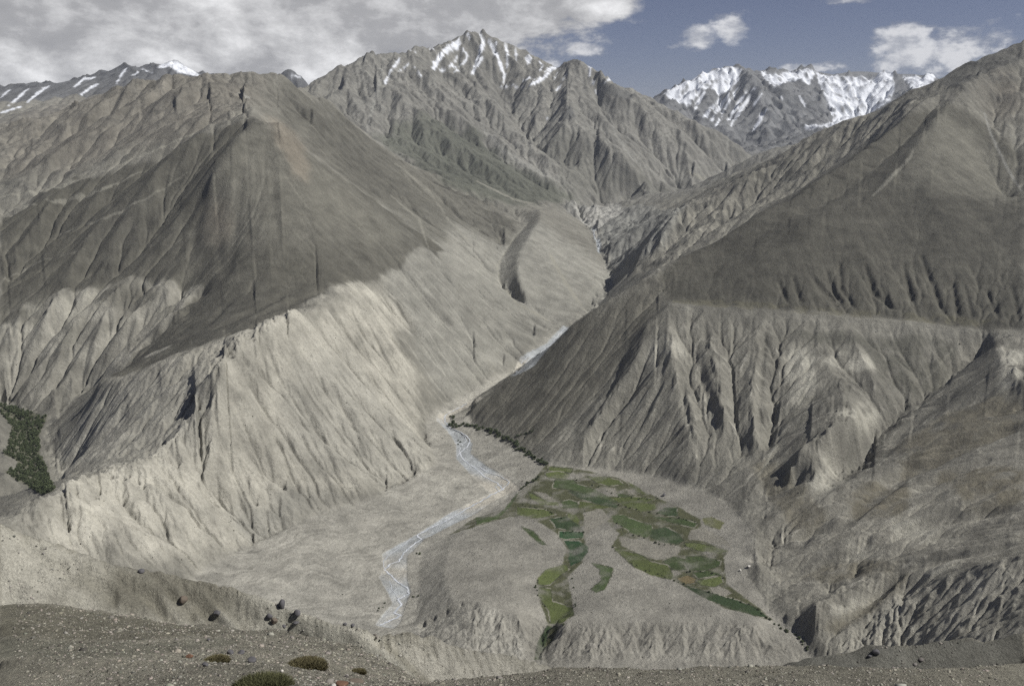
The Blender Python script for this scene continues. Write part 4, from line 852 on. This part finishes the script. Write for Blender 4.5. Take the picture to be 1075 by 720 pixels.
def scatter(name, pts, sizes, cols, mat_, squash=.65, rough=.28, **tags):
    """many small lumps as one mesh; pts (n,3), sizes (n,), cols (n,3)"""
    n = len(pts); a = nrg.uniform(0, 6.28, n); ca, sa = np.cos(a)[:, None], np.sin(a)[:, None]
    ax = nrg.uniform(.7, 1.35, (n, 3)); ax[:, 2] *= squash
    v = IV[None] * (1 + nrg.uniform(-rough, rough, (n, len(IV), 1))) * ax[:, None]
    x = v[..., 0] * ca - v[..., 1] * sa; y = v[..., 0] * sa + v[..., 1] * ca
    co = np.stack([x, y, v[..., 2]], -1) * sizes[:, None, None] + pts[:, None]
    f = (IF[None] + (np.arange(n) * len(IV))[:, None, None]).reshape(-1, 3)
    me = arrays_mesh(name, co.reshape(-1, 3), f, np.repeat(cols, len(IV), 0), mat_)
    return link(name, me, **tags)
def on_land(theta, lr):
    i = np.interp(theta, THE, np.arange(NTT)); j = np.interp(lr, LNR, np.arange(NR)); i0 = np.minimum(i.astype(int), NTT - 2); j0 = np.minimum(j.astype(int), NR - 2); fi, fj = i - i0, j - j0
    return (H_[j0, i0] * (1 - fi) + H_[j0, i0 + 1] * fi) * (1 - fj) + (H_[j0 + 1, i0] * (1 - fi) + H_[j0 + 1, i0 + 1] * fi) * fj
ST_M = mat('loose_stone', None, .9, 3., .35, attr='tint')
def spread(n, r0, r1, th0=-.5, th1=.5, dens=None, power=0):
    th = nrg.uniform(th0, th1, n); lr = nrg.uniform(math.log(r0), math.log(r1), n)
    if dens is not None:
        i = np.interp(th, THE, np.arange(NTT)).astype(int); j = np.interp(lr, LNR, np.arange(NR)).astype(int); k = nrg.random(n) < dens[j, i]; th, lr = th[k], lr[k]
    r = np.exp(lr); return np.stack([r * np.sin(th), r * np.cos(th), on_land(th, lr)], 1), r
# gravel of the near slope
def tones(n, base, var, dark=.0):
    b = np.array(base)[None] * nrg.uniform(1 - var, 1 + var, (n, 1)) * nrg.uniform(.95, 1.05, (n, 3)); k = nrg.random(n) < dark; b[k] *= .38; return b
P1, r1 = spread(150000, 14, 150); s1 = .020 * (r1 / 30) ** .85 * nrg.lognormal(0, .55, len(r1))
scatter('gravel', P1 - [0, 0, .0], s1, tones(len(P1), (.235, .222, .188), .3, .35), ST_M, kind='stuff')
nearB = np.clip((900 - YY) / 100, 0, 1) * (YY > 150)
P2, r2 = spread(30000, 200, 460, dens=nearB * np.clip(ns * 3 + .4, 0, 1)); s2 = .22 * nrg.lognormal(0, .5, len(r2)) * (r2 / 300)
scatter('rubble', P2, s2 * .8, tones(len(P2), (.24, .23, .205), .35, .5), ST_M, kind='stuff')
# dark rocks and cushions of thorn scattered over the slopes and the valley floor
dn = .05 + .45 * np.clip(BAD + H2 + M_FLOOR * (1 - M_RIVERW * .8) + .4 * RB1 + .3 * SLOPE_L, 0, 1) * np.clip(ns * 2.5 + .35, 0, 1) ** 1.5; dn *= (FIELD_ID == 0)
P3, r3 = spread(42000, 1280, 4200, dens=dn); s3 = .62 * nrg.lognormal(0, .42, len(r3)) * (r3 / 2300) ** .7
scatter('scrub', P3, s3, tones(len(P3), (.062, .062, .048), .4), ST_M, .8, kind='stuff')
# --- river: braided threads of water
def px_path(pts, wob=.5, step=2.0, close=False):
    o = []
    for a, b in zip(pts[:-1], pts[1:]):
        n = max(1, int(math.hypot(b[0] - a[0], b[1] - a[1]) / step))
        for t in range(n): o.append((a[0] + (b[0] - a[0]) * t / n + rnd.uniform(-wob, wob) * 1.6, a[1] + (b[1] - a[1]) * t / n + rnd.uniform(-wob, wob) * .5))
    return o + [pts[-1]]
WAT = mat('meltwater', (.37, .395, .42), .25, .25, .45, .5, .6)
FOAM = mat('white_water', (.60, .62, .65), .5, .5, .25, .3, .4)
def ribbon(paths, name, mt, lift, wmul=1.0):
    co, fs = [], []
    for pts, wd in paths:
        q = [Vector(hit_f(*p_, 900)) for p_ in pts]; q = [v for k, v in enumerate(q) if k == 0 or (v - q[k - 1]).length > .5]
        if len(q) < 3: continue
        b0 = len(co)
        for k, v in enumerate(q):
            t = (q[min(k + 1, len(q) - 1)] - q[max(k - 1, 0)]); t.z = 0; t.normalize(); nrm = Vector((-t.y, t.x, 0)); wk = wd * wmul * rnd.uniform(.6, 1.3)
            zz = v.z + lift; co += [(v.x + nrm.x * wk, v.y + nrm.y * wk, zz), (v.x - nrm.x * wk, v.y - nrm.y * wk, zz)]
            if k: fs.append((b0 + 2 * k - 2, b0 + 2 * k - 1, b0 + 2 * k + 1, b0 + 2 * k))
    return link(name, arrays_mesh(name, co, fs, None, mt, True), kind='structure')
MAIN = [(399, 656), (408, 652), (421, 646), (414, 643), (421, 634), (418, 629), (429, 623), (428, 617), (419, 612), (412, 605), (404, 598), (410, 592), (419, 589), (424, 580), (434, 572), (442, 566), (438, 562), (450, 555), (465, 548), (478, 541), (492, 533), (505, 526), (516, 519), (528, 514),
        (522, 507), (508, 500), (500, 492), (488, 484), (482, 476), (491, 468), (494, 462), (485, 454), (474, 450), (467, 443), (467, 436), (478, 430), (490, 424)]
TH = [(px_path(MAIN, .5), 1.5), (px_path([(404, 598), (402, 590), (408, 583), (422, 573), (432, 565)], .4), .6), (px_path([(419, 629), (412, 620), (409, 610)], .4), .5),
      (px_path([(528, 514), (535, 506), (526, 500), (512, 496), (500, 488)], .4), 1.0), (px_path([(524, 516), (520, 511), (526, 508), (530, 511), (524, 516)], .3), .7), (px_path([(480, 480), (483, 470), (490, 463), (486, 456)], .4), .8), (px_path([(490, 533), (476, 537), (462, 546)], .4), .6),
      (px_path([(540, 392), (549, 384), (558, 376), (566, 371), (578, 362), (590, 348), (597, 343)], .6), 1.6), (px_path([(546, 382), (560, 368), (575, 362)], .5), 1.0), (px_path([(623, 241), (624, 250), (629, 257), (628, 265)], .3, 1), 2.2)]
ribbon(TH, 'river', WAT, .45, 1.5); RAP = []
for pts, wd_ in TH:
    k = 0
    while k < len(pts) - 4:
        n = rnd.randint(3, 9); RAP.append((pts[k:k + n], wd_)); k += n + rnd.randint(0, 4)
ribbon(RAP, 'river_rapids', FOAM, .75, .55)
# --- boulders and bushes one can tell apart
def boulder_mesh(seed, ax, sub=3, k=.22):
    r_ = np.random.default_rng(seed); v, f = ico(sub); v = v.copy()
    for _ in range(9):            # chip flat faces off a round stone
        n = r_.normal(size=3); n /= np.linalg.norm(n); dd = r_.uniform(.55, .85); e = v @ n - dd; v -= np.where(e > 0, e, 0)[:, None] * n * .9
    v += r_.normal(size=v.shape) * .018
    return v * np.array(ax), f
ROCK = mat('dark_rock', (.085, .083, .088), .85, 2.2, .5, .3, .6); ROCKB = mat('brown_rock', (.12, .10, .08), .9, 2.5, .5, .2, .6); RUST = mat('rust_red_rock', (.13, .075, .05), .9, 4., .6, .2, .6); PALER = mat('pale_rock', (.5, .48, .44), .9, 3., .3, .2, .4)
def boulder(px, py, wpx, hpx, mt, label, seed, dmin=60, dmax=420, group=None, cat='boulder', tilt=0):
    x, y, zz = hit_f(px, py + hpx * .35, dmin, dmax); D = math.hypot(x, y) * 1.12; s = D / F
    v, f = boulder_mesh(seed, (wpx * s / 2, wpx * s * .45, hpx * s / 2))
    o = link('boulder', arrays_mesh('boulder', v, f, None, mt), (x, y, zz + hpx * s * .30), (0, tilt, seed * .7), label=label, category=cat)
    if group: o['group'] = group
    return o
G_ = 'dark boulders on the gravel slope'
B_ = [(296, 634, 9, 12, ROCK, 'largest upright dark boulder on the crest of the gravel slope'), (312, 643, 8, 7, ROCK, 'squat slate grey boulder just right of the largest dark boulder'),
      (283, 646, 7, 6, ROCK, 'upper dark boulder of the touching pair left of the largest one'), (288, 651, 7, 7, ROCKB, 'lower brown-bottomed boulder of the touching pair left of the largest one'),
      (311, 653, 7, 4, ROCK, 'flat dark slab lying below the squat slate grey boulder'), (298, 657, 5, 4, ROCK, 'small dark stone below the largest dark boulder'),
      (193, 629, 10, 8, ROCKB, 'rounded brown boulder alone on the left gravel slope'), (228, 643, 10, 6, ROCK, 'low grey boulder between the rounded brown boulder and the paired boulders'),
      (148, 599, 7, 5, ROCK, 'small grey boulder high on the left gravel slope near its crest'), (362, 650, 5, 4, ROCK, 'dark stone on the pale crest above the river end'), (370, 655, 5, 4, ROCK, 'grey stone at the lower right end of the pale crest')]
for k, b in enumerate(B_): boulder(*b, seed=20 + k, dmin=150, group=G_)
N_ = 'stones on the near slope'
for k, b in enumerate([(242, 684, 7, 6, ROCK, 'blackish stone at the left end of the near row of stones'), (253, 684, 9, 4, ROCK, 'long flat grey stone beside the blackish stone'), (264, 692, 10, 8, ROCK, 'bluish grey angular stone, largest of the near stones'),
                       (216, 697, 8, 5, ROCK, 'pale grey flat stone left of the bluish angular stone'), (199, 688, 8, 4, RUST, 'small rust brown stone on the near gravel'), (282, 711, 5, 3, ROCK, 'small grey stone above the green grass tuft'),
                       (219, 671, 4, 3, ROCK, 'lone small dark stone on the flat grey band'), (296, 704, 4, 4, PALER, 'small white stone between the cushion plant and grass tuft')]):
    boulder(*b, seed=60 + k, dmin=10, dmax=135, group=N_, cat='stone')
# rusty slabs at the bottom edge
for k, (px, py, w_, h_, mt) in enumerate([(360, 717, 15, 5, RUST), (374, 714, 17, 4, ROCKB), (351, 719, 8, 4, PALER)]):
    boulder(px, py, w_, h_, mt, ['rust red slab broken out of the ground at the bottom edge', 'flat brown slab lying right of the rust red slab', 'pale cracked stone left of the rust red slab'][k], 90 + k, 10, 135, 'slabs at the bottom edge', 'rock slab', .2)
boulder(919, 684, 8, 6, ROCK, 'black rock half buried in the furrowed slope at the lower right', 130, 300, 460, cat='rock')
boulder(913, 688, 5, 3, ROCK, 'small dark stone left of the half-buried black rock', 131, 300, 460, cat='stone')
for k, (px, py, s_, lb) in enumerate([(786, 594, 4, 'bright white boulder at the stream crossing right of the fields'), (777, 598, 3, 'small white boulder left of the bright white one')]):
    boulder(px, py, s_, s_ * .8, PALER, lb, 140 + k, 1200, 2600, cat='boulder')
boulder(697, 519, 4, 3.5, ROCK, 'lone black boulder above the upper edge of the green fields', 150, 1500, 2700)
# --- plants
LEAF = mat('cushion_leaf', (.125, .112, .062), .9, 5., .5, .1, .5); GRASS = mat('grass_blade', (.088, .090, .046), .8, 2., .5, .1, .2); BUSHM = mat('bush_leaf', (.085, .105, .056), .9, .6, .55, .1, .3); WOODM = mat('bark', (.12, .10, .08), .9)
def tuft_mesh(w_, dpt, hh, n, seed, bl=.12, wd=.012):
    r_ = np.random.default_rng(seed); a = r_.uniform(0, 6.283, n); q = np.sqrt(r_.random(n)); bx, by = q * np.cos(a) * w_ / 2, q * np.sin(a) * dpt / 2; bz = hh * np.sqrt(np.clip(1 - q * q, 0, 1)) - .05 * hh
    dirs = np.stack([bx / w_ * 1.6, by / dpt * 1.6, np.full(n, .9)], 1) + r_.normal(size=(n, 3)) * .35; dirs /= np.linalg.norm(dirs, axis=1)[:, None]
    side = np.cross(dirs, r_.normal(size=(n, 3))); side /= np.linalg.norm(side, axis=1)[:, None]; p0 = np.stack([bx, by, bz], 1); ln = bl * r_.uniform(.6, 1.4, (n, 1))
    co = np.concatenate([p0 - side * wd, p0 + side * wd, p0 + dirs * ln * .6 + side * wd * .6, p0 + dirs * ln + [0, 0, -.02]], 1).reshape(-1, 3)
    f = np.array([[0, 1, 2], [0, 2, 3]])[None] + (np.arange(n) * 4)[:, None, None]
    return co, f.reshape(-1, 3)
def dome(w_, dpt, hh, seed):
    r_ = np.random.default_rng(seed); v, f = ico(4); v = v.copy(); v *= 1 + .10 * np.sin(v[:, :1] * 9 + seed) * np.cos(v[:, 1:2] * 8) + r_.normal(size=(len(v), 1)) * .03; return v * [w_ / 2, dpt / 2, hh], f
def plant(px, py, wpx, hpx, mt, label, seed, name, cat, bl, wd, n):
    x, y, zz = hit_f(px, py + hpx * .3, 10, 135); D = math.hypot(x, y) * 1.12; s = D / F; w_ = wpx * s; hh = hpx * s * .38
    root = link(name, None, (x, y, zz - .03), label=label, category=cat)
    v, f = dome(w_ * .96, w_ * .8, hh, seed); link('cushion', arrays_mesh('cushion', v, f, None, mt), parent=root)
    co, f2 = tuft_mesh(w_, w_ * .85, hh, n, seed, bl * s, wd * s); link('leaves', arrays_mesh('leaves', co, f2, None, mt), parent=root)
plant(322, 697, 40, 11, LEAF, 'large oval olive brown cushion plant on the near gravel', 1, 'cushion_plant', 'plant', 3.2, .35, 5000)
plant(228, 692, 24, 7, LEAF, 'smaller olive cushion plant left of the bluish angular stone', 2, 'cushion_plant', 'plant', 2.6, .3, 2600)
plant(276, 720, 56, 9, GRASS, 'bright green grass tuft cut off by the bottom edge', 3, 'grass_tuft', 'grass tuft', 7, .35, 6000)
plant(376, 705, 16, 4, LEAF, 'small dark cushion plant above the brown slab', 4, 'cushion_plant', 'plant', 2.4, .3, 1500)
# dark bushes in lines near the river
def bush_mesh(seed, sc=1.0):
    r_ = np.random.default_rng(seed); n = 420; d_ = r_.normal(size=(n, 3)); d_ /= np.linalg.norm(d_, axis=1)[:, None]; lob = 1 + .28 * np.sin(d_[:, 0] * 5 + seed) * np.cos(d_[:, 1] * 4 + seed * 2)
    c = d_ * (r_.random((n, 1)) ** .35) * lob[:, None] * [1, 1, .85] + [0, 0, .95]; t = r_.normal(size=(n, 4, 3)) * .17
    co = (c[:, None] + t).reshape(-1, 3); f = np.arange(n * 4).reshape(-1, 4); return arrays_mesh('crown', co, f, None, BUSHM)
def trunk_mesh():
    a = np.arange(6) * math.pi / 3; lo = np.stack([np.cos(a) * .09, np.sin(a) * .09, a * 0 - .25], 1); up = np.stack([np.cos(a) * .05, np.sin(a) * .05, a * 0 + .9], 1)
    return arrays_mesh('trunk', np.concatenate([lo, up]), [(k, (k + 1) % 6, 6 + (k + 1) % 6, 6 + k) for k in range(6)], None, WOODM)
BM_, TM_ = [bush_mesh(s_) for s_ in range(5)], trunk_mesh()
def bush(x, y, zz, r_, label, group, parts=True):
    root = link('bush', None, (x, y, zz), (0, 0, rnd.uniform(0, 6.28)), label=label, category='bush', group=group)
    root.scale = (r_, r_ * rnd.uniform(.8, 1.2), r_ * rnd.uniform(.7, 1.05)); link('crown', BM_[rnd.randrange(5)], parent=root); link('trunk', TM_, parent=root)
def bush_line(pts, n, spread_, r0, r1, label, group):
    ds = [0]
    for a, b in zip(pts[:-1], pts[1:]): ds.append(ds[-1] + math.hypot(b[0] - a[0], b[1] - a[1]))
    for k in range(n):
        t = ds[-1] * (k + rnd.uniform(0, 1)) / n; px = np.interp(t, ds, [p_[0] for p_ in pts]) + rnd.gauss(0, spread_); py = np.interp(t, ds, [p_[1] for p_ in pts]) + rnd.gauss(0, spread_ * .5)
        x, y, zz = hit_f(px, py, 1200, 4600); bush(x, y, zz - .3, rnd.uniform(r0, r1), label, group)
bush_line([(470, 446), (478, 448), (484, 447), (492, 447), (500, 448)], 16, 2.0, 3.2, 6.5, 'dark bush crowded on the right river bank at the bend', 'bushes crowded at the river bend')
bush_line([(474, 437), (476, 440)], 3, 1, 3, 4.5, 'dark bush standing above the crowd at the river bend', 'bushes just above the river bend')
bush_line([(500, 448), (517, 453), (528, 458), (540, 464), (546, 472), (556, 478), (565, 484), (573, 487)], 70, 2.2, 2.2, 5.6, 'dark bush in the diagonal strip at the foot of the right mountain', 'bushes in the strip below the right mountain')
bush_line([(543, 458), (552, 455), (560, 451)], 9, 1.5, 1.8, 3.2, 'small bush climbing the slope above the strip', 'bushes above the strip')
bush_line([(480, 465), (484, 463), (482, 469)], 5, 2, 1.6, 2.8, 'small dark bush on the gravel island in the river', 'bushes on the gravel island')
bush_line([(547, 513), (556, 506), (566, 501)], 12, 1.0, 2.0, 3.6, 'dark bush in the notch between river and fields', 'bushes in the notch above the fields')
bush_line([(397, 642), (402, 637), (404, 633)], 4, 1, 1.2, 2.0, 'dark bush on the sandy left bank near the lower river end', 'bushes on the sandy bank')
bush_line([(432, 626), (438, 626)], 4, 1.5, 1.2, 2.2, 'dark bush under the terrace bluff right of the river', 'bushes under the bluff')
bush_line([(436, 582), (441, 581)], 3, 1, 1.4, 2.2, 'dark bush at the upper rim of the terrace bluff', 'bushes at the bluff rim')
bush_line([(800, 644), (808, 650), (812, 655), (838, 668), (850, 685)], 14, 1.2, 1.3, 2.6, 'dark bush in the ravine below the lowest field', 'bushes in the ravine')
bush_line([(698, 304), (694, 306)], 2, 1, 1.2, 2.0, 'small bush by the left end of the bench', 'bushes by the bench')
for q, n_ in (([(546, 530), (575, 536), (590, 545)], 12), ([(600, 500), (625, 510), (650, 522), (690, 524)], 16), ([(650, 530), (690, 540), (735, 548)], 16), ([(645, 548), (665, 562), (695, 572), (720, 572)], 14), ([(642, 574), (660, 590), (690, 603), (720, 614)], 14), ([(588, 560), (600, 557), (614, 560)], 7), ([(565, 605), (563, 620), (574, 640)], 8), ([(600, 596), (604, 640), (590, 656)], 10), ([(720, 600), (740, 600), (760, 606)], 8), ([(740, 620), (770, 628), (798, 640)], 10)):
    bush_line(q, n_, 1.3, .9, 2.2, 'small dark bush along the edges of the green fields', 'bushes along the field edges')
# woodland filling the side valley at the left
wd = [(0, 424), (10, 426), (22, 431), (30, 432), (50, 438), (45, 448), (40, 460), (42, 477), (47, 485), (50, 498), (55, 510), (58, 515), (45, 519), (33, 512), (17, 503), (5, 495), (18, 492), (18, 483), (4, 477), (10, 463), (13, 448), (5, 438), (0, 434)]
wm = fine_poly(wd, 0, 1500, 3500); COLW = None
th_, lr_ = [], []
jj, ii = np.nonzero(wm > .5); print('wood cells', len(jj))
if len(jj):
    k = nrg.integers(0, len(jj), 1500); thw = THE[ii[k]] + nrg.uniform(-.0006, .0006, 1500); lrw = LNR[jj[k]] + nrg.uniform(-.0006, .0006, 1500); rw = np.exp(lrw); zw = on_land(thw, lrw)
    base = [np.array([v.co[:] for v in m_.vertices]) for m_ in BM_]; co = []
    for q in range(1500):
        s_ = rnd.uniform(1.6, 4.8); a = rnd.uniform(0, 6.28); b = base[q % 5][: 4 * 160] * [1, 1, 1.25] * s_; c_, s2_ = math.cos(a), math.sin(a)
        co.append(np.stack([b[:, 0] * c_ - b[:, 1] * s2_ + rw[q] * math.sin(thw[q]), b[:, 0] * s2_ + b[:, 1] * c_ + rw[q] * math.cos(thw[q]), b[:, 2] + zw[q] - .5], 1))
    co = np.concatenate(co); link('woodland', arrays_mesh('woodland', co, np.arange(len(co)).reshape(-1, 4), None, BUSHM), kind='stuff')
# ------------------------------------------------------------------ the air between here and the far ranges
lo = float(H_.min()) - 1.0; hb = bmesh.new(); bmesh.ops.create_cube(hb, size=1.0)
hm = bpy.data.meshes.new('haze'); hb.to_mesh(hm); hb.free()
hz = link('haze', hm, kind='stuff'); top = float(H_.max()) + 20.0; hz.scale = (56000, 39500, top - lo); hz.location = (0, 39500 / 2 - 900, (top + lo) / 2)
hmat = bpy.data.materials.new('haze'); hmat.use_nodes = True; ht = hmat.node_tree; ht.nodes.clear()
pv = ht.nodes.new('ShaderNodeVolumePrincipled'); pv.inputs['Color'].default_value = (.80, .87, 1.0, 1); pv.inputs['Density'].default_value = HAZE; pv.inputs['Anisotropy'].default_value = .2
mo_ = ht.nodes.new('ShaderNodeOutputMaterial'); ht.links.new(pv.outputs[0], mo_.inputs['Volume']); hm.materials.append(hmat)
print('done', round(time.time() - T0, 1))
